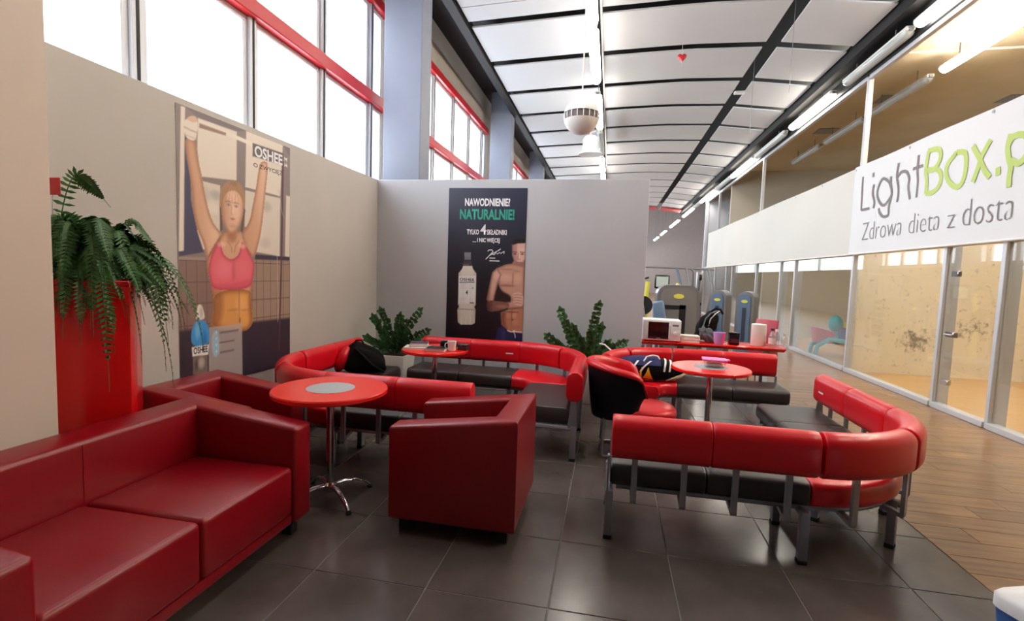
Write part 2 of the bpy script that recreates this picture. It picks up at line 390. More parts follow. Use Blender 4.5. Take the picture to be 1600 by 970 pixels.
def build_glass_wall():
    gw = struct('wall_right')
    full = [-2.4, 3.6, 9.75, 15.65, 21.5, 24.0]
    fins = [0.6, 6.33, 7.30, 12.55, 13.55, 18.6, 19.5]
    for y in full: bxo('post', (4.17, y-.035, 0, 4.25, y+.035, 5.1), M_alu, gw, .006, 1)
    for y in fins: bxo('post', (4.17, y-.03, 0, 4.35, y+.03, 2.1), M_alu, gw, .006, 1)
    alls = sorted(full+fins)
    for y0, y1 in zip(alls, alls[1:]):
        bxo('bottom_rail', (4.15, y0+.03, 0, 4.26, y1-.03, .07), M_alu, gw, .006, 1)
        bxo('middle_rail', (4.18, y0+.03, 2.06, 4.25, y1-.03, 2.12), M_alu, gw, .005, 1)
        if (y0, y1) != (6.33, 7.30): bxo('pane', (4.205, y0+.03, .07, 4.215, y1-.03, 2.06), M_glass, gw, smooth=0)
    for y0, y1 in zip(full, full[1:]):
        bxo('top_rail', (4.17, y0+.035, 5.05, 4.25, y1-.035, 5.12), M_alu, gw, .005, 1)
    bxo('header_beam', (4.13, -5, 5.12, 4.3, 24, 5.62), M_black, gw)
    d = struct('door_1')
    pn = bxo('door_leaf', (4.203, 6.37, .09, 4.217, 7.10, 2.05), M_glass, d, smooth=0)
    bxo('side_pane', (4.205, 7.115, .07, 4.215, 7.27, 2.06), M_glass, d, smooth=0)
    for z in (.36, 1.72): bxo('hinge', (4.185, 7.05, z-.035, 4.235, 7.17, z+.035), M_chrome, d, .006, 1)
    bm = NB(); box(bm, 4.18, 7.02, .93, 4.24, 7.17, 1.0, .006, 1); tube(bm, [(4.15, 7.12, .965), (4.15, 6.97, .965)], .012); tube(bm, [(4.19, 7.12, .965), (4.15, 7.12, .965)], .012)
    obj('door_handle', bm, M_chrome, d)
    # the courts behind the glass
    bxo('wall_court_side', (4.3, 9.78, 0, 10.5, 9.9, 3.5), M_court, kind='structure')
    bxo('wall_court_back', (10.5, -5, 0, 10.6, 24, 5.6), M_court2, kind='structure')
    bxo('wall_court_far', (4.3, 15.4, 0, 10.5, 15.5, 3.3), M_courtg, kind='structure')
    bxo('wall_court_upper', (4.3, 20, 0, 10.5, 20.1, 5.6), M_courtg, kind='structure')
    we = bxo('wall_court_end', (4.13, 24, 0, 11, 24.2, 9), M_courtw, kind='structure')
    bxo('wall_court_rear', (4.3, -5.2, 0, 10.5, -5, 5.6), M_court2, kind='structure')
    cc = bxo('ceiling_court', (4.3, -5, 5.6, 10.6, 24, 5.7), M_court2, kind='structure')
    for x, y in ((5.55, 12.2), (5.2, 14.6), (7.2, 8.6), (8.0, 12.4)): bxo('ceiling_vent', (x, y, 5.585, x+.5, y+.5, 5.6), M_steel, cc, .01, 1)
    tube(bm := NB(), [(4.25, 9.86, 5.52), (10.4, 9.86, 5.52)], .022); obj('ceiling_pipe', bm, M_whitem, cc)
build_glass_wall()

# ------------------------------------------------------------------ tube lights
def tube_light(x, z, y0, y1, lit, label, group, top, glow=None):
    t = thing('tube_light', label, 'ceiling light', (x, y0, z), 0, group); L = y1-y0
    bxo('housing', (-.06, .0, .03, .06, L, .09), M_whitem, t, .01, 2)
    bm = NB(); n = 14; sec = [(.085*math.cos(PI+PI*k/n), .035+.085*math.sin(PI+PI*k/n)) for k in range(n+1)]
    rings = [[bm.verts.new((px*s, yy, .035+(pz-.035)*s)) for px, pz in sec] for yy, s in ((.03, .55), (.07, .95), (.12, 1), (L-.12, 1), (L-.07, .95), (L-.03, .55))]
    for a, b in zip(rings, rings[1:]):
        for k in range(n+1): bm.faces.new((a[k], a[(k+1) % (n+1)], b[(k+1) % (n+1)], b[k]))
    bm.faces.new(rings[0]); bm.faces.new(rings[-1])
    obj('tube_cover', bm, (glow or M_tubewarm) if lit else M_clear, t)
    if not lit:
        for dx in (-.03, .03):
            obj('lamp_tube', tube(NB(), [(dx, .08, .0), (dx, L-.08, .0)], .013, 8), M_white, t)
    for yy in (0, L): obj('end_cap', box(NB(), -.03, yy-.02 if yy else -.02, .02, .03, yy+.02, .07, .008, 1), M_steel, t)
    for yy in (.2*L, .8*L): obj('hanger', box(NB(), -.008, yy-.008, .088, .008, yy+.008, top-z), M_steel, t)
    return t
ordn = ('nearest', 'second', 'third', 'fourth', 'fifth', 'sixth', 'seventh', 'eighth')
RR = [(1.0, 3.2, 1), (3.4, 5.3, 0), (5.5, 8.1, 1), (8.25, 10.25, 0), (10.75, 13.0, 1), (13.4, 15.9, 0), (16.1, 18.8, 1), (18.95, 21.5, 0), (21.7, 24.8, 1), (25.0, 27.0, 0), (27.1, 30.6, 1), (32.5, 36.9, 1), (39.8, 43.7, 1), (46.0, 50.0, 1)]
nl = nu = 0
for y0, y1, lit in RR:
    if y1 < 5.4: lab = 'unseen tube light over the glass wall, nearest the viewer, outside the frame';  # unseen near end of the row, kept for its light
    elif lit: lab = 'lit tube light above the glass wall, %s lit one of the row' % ordn[nl]; nl += 1
    else: lab = 'unlit clear tube light above the glass wall, %s unlit one of the row' % ordn[nu]; nu += 1
    tube_light(4.02, 5.15, y0, y1, lit, lab, 'tube lights above the glass wall', 9.0 if y0 > 31 else 5.362)
LR = [(2.3, 4.1, 1), (4.3, 5.9, 1), (6.05, 7.65, 1), (7.75, 9.85, 1), (10.5, 12.85, 1), (13.1, 15.6, 0), (16.0, 18.2, 1), (18.5, 20.5, 1)]
nl = 0
for y0, y1, lit in LR:
    if y1 < 6: lab = 'unseen lit tube light under the white ceiling, above the viewer'  # unseen fittings overhead, kept only for the light they give
    elif y1 > 20: lab = 'lit tube light hidden beyond the lounge partition'
    elif lit: lab = 'lit tube light in the middle ceiling row, %s lit one of that row' % ordn[nl]; nl += 1
    else: lab = 'unlit tube light in the middle ceiling row, beyond the hanging sphere'
    tube_light(-.43, 5.2, y0, y1, lit, lab, 'tube lights in the middle ceiling row', zc(-.43)+.003)
CR = [(3, 5, 1), (5.4, 7.6, 1), (8.0, 10.2, 1), (10.5, 12.6, 0), (12.9, 15.0, 0), (15.3, 17.4, 0)]
k = 0
for y0, y1, lit in CR:
    if y1 < 8: lab = 'unseen lit tube light added inside the court, beyond the frame'  # unseen lit fittings added to brighten the court
    elif lit: lab = 'lit tube light inside the court, seen through glass over the lettered banner'
    else: lab = 'unlit tube light inside the court, %s unlit one seen through the glass' % ordn[k]; k += 1
    tube_light(5.5, 5.3, y0, y1, lit, lab, 'tube lights inside the courts', 5.602, M_courttube)

# ================================================================== SOFAS
def settee(name, label, cat, loc, rz, W, D, n, group=None):
    """box settee: local x = width (arms at both ends), local -y = front; arms slope up to the back"""
    t = thing(name, label, cat, loc, rz, group); w, d = W/2, D/2; aw = .15
    i = w-aw; bd = .16; za = lambda y: .64+.095*(y+d)/(2*d)
    for s in (-1, 1):
        X0, X1 = s*w, s*i
        vs = [(X0,-d,.09),(X1,-d,.09),(X1,d-bd,.09),(X0,d,.09),(X0,-d,za(-d)),(X1,-d,za(-d)),(X1,d-bd,za(d-bd)),(X0,d,za(d))]
        obj('armrest', hexa(NB(), vs, .022, 3, 4), M_sofa, t)
    vs = [(-i,d-bd,.09),(i,d-bd,.09),(w,d,.09),(-w,d,.09),(-i,d-bd,za(d-bd)),(i,d-bd,za(d-bd)),(w,d,za(d)),(-w,d,za(d))]
    bk = obj('backrest', hexa(NB(), vs, .022, 3, (3, 5)), M_sofa, t)
    if n > 1: obj('back_seam', tube(NB(), [(0, d-bd-.0005, .43), (0, d-bd-.0005, .70)], .002, 6), M_sofa, bk)
    cw = 2*i/n
    for k in range(n):
        x0 = -i+k*cw
        bm = NB(); box(bm, x0+.001, -d+.012, .145, x0+cw-.002, d-bd+.005, .425, .028, 4)
        for v in bm.verts:
            if v.co.z > .41: 
                u = (v.co.x-x0)/cw; q = (v.co.y+d)/(D-.15); v.co.z += .018*max(0, 4*u*(1-u))*max(0, min(1, 4*q*(1-q)))
        obj('seat_cushion', bm, M_sofa, t)
    bxo('base', (-i, -d+.02, .09, i, d-.1, .147), M_sofa, t, .012, 2)
    for sx in (-1, 1):
        for sy in (-1, 1): bxo('leg', (sx*(w-.09)-.03, sy*(d-.08)-.03, 0, sx*(w-.09)+.03, sy*(d-.08)+.03, .092), M_rubber, t, .004, 1)
    return t
settee('two_seat_sofa', 'dark red leather two seat sofa in front of the near pier', 'sofa', (-2.075, 1.785, 0), PI/2, 1.57, .80, 2)
settee('box_armchair', 'dark red leather box armchair against the wall between sofa and curved bench', 'armchair', (-2.56, 2.925, 0), PI/2, .68, .74, 1)
settee('box_armchair', 'dark red leather box armchair standing alone on open floor, outer side to viewer', 'armchair', (-.835, 2.962, 0), -PI/2, .70, .76, 1)

# ================================================================== CURVED BENCHES
class Path:
    """straights and arcs, travelled so that the seat side is on the left"""
    def __init__(s, *segs):
        s.segs = segs; s.L = []
        for g in segs: s.L.append((Vector(g[2])-Vector(g[1])).length if g[0] == 'L' else abs(g[4]-g[3])*g[2])
        s.total = sum(s.L)
    def at(s, d):
        for g, l in zip(s.segs, s.L):
            if d <= l+1e-6 or g is s.segs[-1]:
                if g[0] == 'L':
                    a, b = Vector(g[1]), Vector(g[2]); t = (b-a)/l; p = a+t*d
                else:
                    ang = g[3]+(g[4]-g[3])*d/l; c = Vector(g[1]); p = c+Vector((math.cos(ang), math.sin(ang)))*g[2]; t = Vector((-math.sin(ang), math.cos(ang)))
                return p, t, Vector((-t.y, t.x))
            d -= l
def sweep(bm, path, s0, s1, prof, inset=.025, step=.06):
    """closed profile [(offset to the seat side, z)] swept along the path with softly rounded ends"""
    n = max(2, int((s1-s0)/step)); st = [s0, s0+inset*.3, s0+inset]+[s0+inset+(s1-s0-2*inset)*k/n for k in range(1, n)]+[s1-inset, s1-inset*.3, s1]
    ov = sum(p[0] for p in prof)/len(prof); zv = sum(p[1] for p in prof)/len(prof); rings = []
    for i, q in enumerate(st):
        e = min(i, len(st)-1-i); f = (inset, inset*.3, 0)[e] if e < 3 else 0
        p, t, nn = path.at(q); ring = []
        for o, z in prof:
            do, dz = o-ov, z-zv; ln = math.hypot(do, dz); k = max(.2, (ln-f)/ln)
            xy = p+nn*(ov+do*k); ring.append(bm.verts.new((xy.x, xy.y, zv+dz*k)))
        rings.append(ring)
    m = len(prof)
    for a, b in zip(rings, rings[1:]):
        for k in range(m): bm.faces.new((a[k], a[(k+1) % m], b[(k+1) % m], b[k]))
    bm.faces.new(rings[0][::-1]); bm.faces.new(rings[-1]); return bm
def rrect(o0, z0, o1, z1, r, n=4):
    P = []
    for cx, cz, a in ((o1-r, z0+r, -PI/2), (o1-r, z1-r, 0), (o0+r, z1-r, PI/2), (o0+r, z0+r, PI)):
        for k in range(n+1): P.append((cx+r*math.cos(a+PI/2*k/n), cz+r*math.sin(a+PI/2*k/n)))
    return P
ROLL = rrect(-.065, .49, .075, .745, .068, 5)
SEAT = rrect(.03, .30, .54, .44, .045, 3)
def bench(name, label, path, cushions, rolls, uprights, legs, frames, mark=None):
    org = path.at(path.total/2)[0]; t = thing(name, label, 'bench', (org.x, org.y, 0))
    def put(nm, bm, m, **k):
        for v in bm.verts: v.co.x -= org.x; v.co.y -= org.y
        return obj(nm, bm, m, t, **k)
    for s0, s1, c in cushions:
        o = put('seat_cushion', sweep(NB(), path, s0+.001, s1-.001, SEAT, .014), M_red if c else M_char, smooth=50)
        o['label'] = 'bright red corner seat cushion' if c else 'charcoal seat cushion'
    for s0, s1 in rolls: put('back_roll', sweep(NB(), path, s0+.0008, s1-.0008, ROLL, .009), M_red, smooth=50)
    if mark:
        p, tt, n = path.at(mark); prism(bm := NB(), [(.074, .60), (.0762, .60), (.0762, .614), (.074, .614)], lambda u, v, q: (p.x+n.x*u+tt.x*(q-.045), p.y+n.y*u+tt.y*(q-.045), v), .09)
        put('brand_tag', bm, M_white, smooth=0)['label'] = 'small white tag'
    for s in uprights:
        p, tt, n = path.at(s); bm = NB(); h = .016
        pts = [(-.03, .52), (-.03, .25), (-.022, .232), (.10, .262), (.10, .285), (-.008, .262), (-.008, .52)]
        prism(bm, pts, lambda u, v, q: (p.x+n.x*u+tt.x*(q-h), p.y+n.y*u+tt.y*(q-h), v), 2*h); put('upright', bm, M_steel, smooth=0)
    for o in (.09, .44):
        bm = NB(); k = int(path.total/.09); P = []
        for i in range(k+1):
            p, tt, n = path.at(.04+(path.total-.08)*i/k); P.append((p.x+n.x*o, p.y+n.y*o, .283))
        put('seat_rail', tube(bm, P, .017, 8), M_steel)
    for s, o in legs:
        p, tt, n = path.at(s); q = p+n*o; a = math.atan2(tt.y, tt.x); c, sn = math.cos(a), math.sin(a)
        def leg(bm, r, z0, z1, bev):
            box(bm, -r, -r, z0, r, r, z1, bev, 2)
            for v in bm.verts: v.co = Vector((q.x+v.co.x*c-v.co.y*sn, q.y+v.co.x*sn+v.co.y*c, v.co.z))
            return bm
        l = put('leg', leg(NB(), .023, .022, .295, .006), M_steel)
        f = put('foot', leg(NB(), .025, 0, .024, .004), M_rubber); f.parent = l
    for s in (0, path.total):
        p, tt, n = path.at(s); bm = NB(); P4 = [(-.03, .27), (.05, .27), (.03, .50), (-.012, .50)]
        e = -.018 if s == 0 else .006
        prism(bm, P4, lambda u, v, q: (p.x+n.x*u+tt.x*(e+q), p.y+n.y*u+tt.y*(e+q), v), .012); put('end_bracket', bm, M_steel, smooth=0)
    for s in frames:
        p, tt, n = path.at(s); a, b = p-n*.01, p+n*.5
        put('cross_bar', tube(NB(), [(a.x, a.y, .272), (b.x, b.y, .272)], .021, 8), M_steel)
    return t
Q = PI/2*.75
def std(path, l1, l2, mods1, mods2, skip_first=False):
    """stations for straight l1 + quarter corner + straight l2"""
    cu, ro, up, lg, fr = [], [], [], [], []
    for i in range(mods1): cu.append((l1*i/mods1, l1*(i+1)/mods1, 0)); ro.append((l1*i/mods1, l1*(i+1)/mods1))
    cu.append((l1, l1+Q, 1)); ro += [(l1+.016, l1+Q/2-.014), (l1+Q/2+.014, l1+Q)]
    for i in range(mods2):
        a, b = l1+Q+l2*i/mods2, l1+Q+l2*(i+1)/mods2; cu.append((a, b, 0)); ro.append((a, b))
    if l1: up += [l1*(k+.5)/4 for k in range(4)]
    up += [l1+Q*f for f in (.17, .5, .83)]
    if l2: up += [l1+Q+l2*(k+.5)/4 for k in range(4)]
    st = [.0]+([l1-.04] if l1 else [])+[l1+Q*.58]+([l1+Q+.04] if l2 else [])+[path.total]
    for s in st: c = .05 if l1 < s < l1+Q else 0; lg += [(s, c), (s, .45)]; fr.append(s)
    return cu, ro, up, lg, fr
pA = Path(('L', (.055, 2.90), (1.15, 2.90)), ('A', (1.15, 3.65), .75, -PI/2, 0), ('L', (1.90, 3.65), (1.90, 4.80)))
bench('curved_bench', 'red and charcoal curved bench nearest the viewer, its back towards the viewer', pA, *std(pA, 1.095, 1.15, 2, 2), pA.total-.16)
pB = Path(('L', (-.24, 4.06), (-.24, 4.95)), ('A', (-.99, 4.95), .75, 0, PI/2), ('L', (-.99, 5.70), (-2.19, 5.70)))
bench('curved_bench', 'red and charcoal curved bench below the black poster', pB, *std(pB, .89, 1.20, 1, 2), .89+Q+.12)
pC = Path(('L', (1.85, 5.93), (.75, 5.93)), ('A', (.75, 5.18), .75, PI/2, PI), ('L', (0, 5.18), (0, 5.12)))
c_, r_, u_, l_, f_ = std(pC, 1.10, .06, 2, 0)
bench('curved_bench', 'red and charcoal curved bench in front of the red counter', pC, c_, r_, u_[:7], l_, f_)
pD = Path(('L', (-2.83, 5.25), (-2.83, 4.15)), ('A', (-2.08, 4.15), .75, PI, 1.5*PI), ('L', (-2.08, 3.40), (-.93, 3.40)))
bench('curved_bench', 'red and charcoal curved bench in the left wall corner, black rucksack on it', pD, *std(pD, 1.10, 1.15, 2, 2))

# ================================================================== TUB CHAIR
def tub_chair(loc, rz):
    t = thing('tub_chair', 'tub chair with black outer shell and red inside, on steel sled legs', 'chair', loc, rz)
    n = 26; A = math.radians(124)
    def ring(a, r, sq=1.0): return (-math.cos(a)*r, math.sin(a)*r*sq)
    def top(a): 
        f = abs(a)/A; return .83-.10*f**2-.0*f
    def low(a):
        f = abs(a)/A; return .33+.03*f**2+.17*max(0, (f-.78)/.22)**3
    bm = NB(); O = []; I = []
    for i in range(n+1):
        a = -A+2*A*i/n; f = abs(a)/A; e = max(0, (f-.86)/.14); tp = top(a)-.13*e**2.2; lo = low(a)
        col = []
        for k in range(6):
            v = k/5; r = .265+.055*v**.8; x, y = ring(a, r); col.append(bm.verts.new((x, y, lo+(tp-.045-lo)*v)))
        O.append(col)
    for a, b in zip(O, O[1:]):
        for k in range(5): bm.faces.new((a[k], b[k], b[k+1], a[k+1]))
    geo = bmesh.ops.solidify(bm, geom=bm.faces[:], thickness=.02)
    o = obj('outer_shell', bm, M_navy, t, 60); o['label'] = 'black outer shell'
    bm = NB(); R = []
    for i in range(n+1):
        a = -A+2*A*i/n; f = abs(a)/A; e = max(0, (f-.86)/.14); tp = top(a)-.13*e**2.2; lo = max(.41, low(a)+.02)
        cr_ = [(.235, lo), (.238, (lo+tp)/2), (.245, tp-.05), (.262, tp-.012), (.29, tp), (.322, tp-.012), (.335, tp-.035), (.330, tp-.05), (.315, tp-.055), (.285, tp-.06), (.27, lo)]
        R.append([bm.verts.new((*ring(a, r), z)) for r, z in cr_])
    m = len(R[0])
    for a, b in zip(R, R[1:]):
        for k in range(m): bm.faces.new((a[k], a[(k+1) % m], b[(k+1) % m], b[k]))
    bm.faces.new(R[0][::-1]); bm.faces.new(R[-1])
    o = obj('backrest_pad', bm, M_red, t, 60); o['label'] = 'red padded inside and rim'
    bm = NB(); P = []
    for k in range(40):
        a = 2*PI*k/40; P.append((.10+.36*math.copysign(abs(math.cos(a))**.75, math.cos(a))*(1 if math.cos(a) > 0 else .85), .275*math.copysign(abs(math.sin(a))**.8, math.sin(a))))
    rings = [[bm.verts.new((.08+(x-.08)*s, y*s, z)) for x, y in P] for z, s in ((.345, .90), (.355, .97), (.38, 1), (.41, .99), (.43, .95), (.44, .86), (.445, .4))]
    for a, b in zip(rings, rings[1:]):
        for k in range(40): bm.faces.new((a[k], a[(k+1) % 40], b[(k+1) % 40], b[k]))
    bm.faces.new(rings[0][::-1]); bm.faces.new(rings[-1])
    o = obj('seat_cushion', bm, M_red, t, 60); o['label'] = 'red seat cushion'
    for s in (-1, 1):
        obj('sled_leg', tube(NB(), [(-.16, s*.2, .345), (-.17, s*.21, .03), (-.155, s*.21, .014), (.30, s*.21, .014), (.315, s*.21, .03), (.26, s*.2, .345)], .012, 8), M_steel, t)
    obj('cross_bar', tube(NB(), [(-.17, -.21, .3), (-.17, .21, .3)], .01, 8), M_steel, t)
    return t
tub_chair((.16, 4.42, 0), math.radians(2))

# ================================================================== ROUND TABLES
def round_table(label, loc, r, rz, inlay):
    t = thing('round_table', label, 'table', loc, rz)
    obj('tabletop', lathe(NB(), [(r-.012, .715), (r, .722), (r, .742), (r-.006, .75)], 56), M_table, t, 35)
    if inlay: o = obj('inlay', lathe(NB(), [(r*.42, .748), (r*.42, .7515), (r*.40, .7522)], 48), M_inlay, t); o['label'] = 'grey round inlay'
    obj('top_plate', lathe(NB(), [(.14, .703), (.14, .715)], 24), M_steel, t)
    obj('column', lathe(NB(), [(.026, .06), (.026, .71)], 20), M_chrome, t)
    obj('hub', lathe(NB(), [(.03, .05), (.045, .06), (.045, .10), (.03, .115)], 20), M_chrome, t)
    for k in range(4):
        a = PI/4+PI/2*k; c, s = math.cos(a), math.sin(a)
        P = [(.03, .088), (.10, .092), (.18, .078), (.25, .048), (.285, .018)]
        l = obj('leg', tube(NB(), [(c*q, s*q, z) for q, z in P], [.017, .017, .016, .014, .012], 10), M_chrome, t)
        obj('foot', lathe(NB(), [(.018, 0), (.02, .008), (.015, .016)], 12, (c*.285, s*.285, 0)), M_rubber, l)
    return t
round_table('round red table with grey inlay and chrome star foot beside the sofa', (-1.77, 2.93, 0), .365, .15, True)
round_table('round red table with books and a mug, under the black poster', (-1.72, 4.78, 0), .335, .4, False)
round_table('round red table with a plastic lunch box, in front of the counter bench', (.94, 4.75, 0), .345, .2, True)

# ================================================================== PLANTER WITH FERN
def planter():
    t = thing('tall_planter', 'tall glossy red square planter behind the sofa, fern on top', 'planter', (-2.845, 2.265, 0), math.radians(41))
    bm = NB(); h, w = 1.40, .20
    box(bm, -w, -w, 0, w, w, h, .008, 2); obj('planter_body', bm, M_planter, t)
    bm = NB(); 
    for a, b, c, d in ((-w, -w, w, -w+.02), (-w, w-.02, w, w), (-w, -w+.02, -w+.02, w-.02), (w-.02, -w+.02, w, w-.02)): box(bm, a, b, h, c, d, h+.03, .004, 1)
    obj('rim', bm, M_planter, t)
    bxo('soil', (-w+.02, -w+.02, h, w-.02, w-.02, h+.015), M_soil, t)
planter()
def frond(bm, base, az, reach, rise, drop, n=34, wmax=.058):
    """an arching sword-fern frond with toothed pinnae on both sides"""
    c, s = math.cos(az), math.sin(az); P = []; roll = random.uniform(-.9, .9) if rise < .55 else 1.0
    for i in range(n+1):
        u = i/n; r = reach*(1-(1-u)**1.6) if drop > .25 else reach*u
        z = rise*math.sin(min(1, u*2.0)*PI/2)-(drop+rise)*max(0, u-.22)**1.5/(.78**1.5)
        P.append(Vector((base[0]+c*r, base[1]+s*r, base[2]+z)))
    tube(bm, P[::2], [.004-.003*i/(len(P[::2])) for i in range(len(P[::2]))], 4)
    for i in range(2, n):
        u = i/n; d = (P[i+1]-P[i-1]).normalized(); side = d.cross(Vector((0, 0, 1)))
        if side.length < .05: side = Vector((-s, c, 0))
        side.normalize(); side = side*math.cos(roll)+side.cross(d)*math.sin(roll); wl = wmax*(math.sin(PI*min(1, u*1.05+.08))**.6)*random.uniform(.8, 1.1); up = side.cross(d)
        for q in (-1, 1):
            tip = P[i]+side*q*wl+d*wl*.35-Vector((0, 0, wl*.22)); hw = d*(.0075+.003*random.random())
            m1 = P[i].lerp(tip, .5)+up*.006
            a = [bm.verts.new(x) for x in (P[i]-hw*.6, P[i]+hw*.6, m1+hw, tip, m1-hw)]
            bm.faces.new(a)
def fern():
    t = thing('sword_fern', 'green sword fern with long drooping fronds in the tall red planter', 'plant', (-2.845, 2.265, 1.415))
    rnd = random.Random(3)
    spec = []
    for k in range(100):
        az = rnd.uniform(-PI, PI); L = rnd.uniform(.25, .5); spec.append((az, L*(.75 if abs(az-.9) < 1.3 else .55), rnd.uniform(.16, .42), rnd.uniform(-.12, .30)))
    R9 = .9      # towards the open side of the room, along the wall
    spec += [(R9, .30, .16, .20), (R9-.2, .40, .20, .28), (R9-.1, .42, .28, .20), (R9+.1, .27, .18, .55), (R9-.5, .30, .22, .36), (-.5, .28, .12, .56), (-.35, .22, .10, .38), (-.85, .25, .14, .32), (.0, .29, .18, .45), (R9+.05, .30, .32, .02), (R9, .26, .62, -.42),
             (R9+.3, .34, .22, .25), (R9-.3, .36, .10, .62), (.2, .30, .26, .10), (.3, .36, .26, .14), (-.7, .26, .2, .24), (.45, .38, .3, .3), (R9-.15, .44, .22, .42), (R9, .22, .40, -.16)]
    for az, L, ri, dr in spec:
        k = rnd.random(); bm = NB(); b = (.10*math.cos(az)*k, .10*math.sin(az)*k, 0)
        if (ri, dr) == (.62, -.42): b = (-.10, -.13, 0)
        frond(bm, b, az, L, ri, dr)
        for v in bm.verts:
            v.co.x = max(v.co.x, -.27)
            if v.co.x < .255: v.co.y = max(v.co.y, -.355)
        obj('frond', bm, M_fern, t, 0)
    bm = NB(); tube(bm, [(-.08, -.12, 0), (-.08, -.12, .5)], .004, 5); obj('stake', bm, M_whitem, t)
    c = obj('plant_tag', box(NB(), -.13, -.125, .46, -.03, -.115, .55, .003, 1), M_redpaint, t); c['label'] = 'small red card on a stake'
fern()
# ================================================================== ZZ PLANTS
def leaf(bm, p, d, up, L, W):
    d = d.normalized(); s = d.cross(up).normalized(); u = s.cross(d)
    r = [(0, .0, 0), (.25, .8, .05), (.55, 1, .07), (.82, .55, .03), (1, 0, -.04)]
    mid = [bm.verts.new(p+d*L*a+u*L*h) for a, b, h in r]
    for q in (-1, 1):
        e = [bm.verts.new(p+d*L*a+s*q*W*b+u*(L*h+W*.25*b)) for a, b, h in r[1:4]]
        bm.faces.new((mid[0], mid[1], e[0])); bm.faces.new((mid[1], mid[2], e[1], e[0])); bm.faces.new((mid[2], mid[3], e[2], e[1])); bm.faces.new((mid[3], mid[4], e[2]))
def zz_plant(label, loc, stems, pot, potm, seed):
    rnd = random.Random(seed); t = thing('potted_zz_plant', label, 'plant', loc); h, w = pot
    bm = NB(); hexa(bm, [(-w*.8,-w*.8,0),(w*.8,-w*.8,0),(w*.8,w*.8,0),(-w*.8,w*.8,0),(-w,-w,h),(w,-w,h),(w,w,h),(-w,w,h)], .01, 2); obj('pot', bm, potm, t)
    bxo('soil', (-w*.9, -w*.9, h, w*.9, w*.9, h+.01), M_soil, t)
    for dx, dy, H, bend in stems:
        P = []
        for i in range(15):
            u = i/14; P.append(Vector((dx*.15+dx*(u**bend), dy*.15+dy*(u**bend), h+H*(u-.12*u*u*abs(dx)))))
        bm = NB(); tube(bm, P, [.012-.008*i/14 for i in range(15)], 6); st = obj('stem', bm, M_stem, t)
        bm = NB()
        for i in range(3, 15):
            d = (P[min(i+1, 14)]-P[i-1]).normalized(); s = d.cross(Vector((rnd.uniform(-.3, .3), -1, .1))).normalized()
            for q in (-1, 1): leaf(bm, P[i], s*q+d*rnd.uniform(.3, .9)+Vector((rnd.uniform(-.25, .25), -.5*rnd.random(), rnd.uniform(-.3, .1))), s.cross(d), rnd.uniform(.08, .115)*(1-.35*(i/14)), .031)
        leaf(bm, P[14], P[14]-P[13], Vector((0, -1, .2)), .08, .024)
        obj('leaflets', bm, M_zz, st, 0)
    return t
zz_plant('dark green ZZ plant in a pale square pot, in the corner of the partitions', (-2.66, 5.92, 0), [(-.1, -.15, .56, 1.8), (-.16, -.2, .48, 1.2), (.10, -.12, .50, 1.2), (.34, -.16, .60, 1.5), (.12, -.25, .30, 1.5), (.40, -.1, .34, 1.6), (-.24, -.2, .22, 1.2), (.2, -.2, .44, 1.2)], (.46, .19), M_whitem, 5)
zz_plant('bright green ZZ plant rising behind the two central curved benches', (-.22, 6.08, 0), [(-.3, -.03, .70, .9), (-.42, -.08, .38, 1.1), (-.16, -.1, .50, 1.2), (.09, -.08, .78, 2.2), (.12, -.05, .52, 1.3), (.36, -.1, .36, 1.3), (-.24, -.1, .56, 1.4), (.03, -.12, .44, 1.2), (.2, -.12, .34, 1.1), (-.08, -.1, .36, 1.1)], (.42, .18), M_whitem, 11)

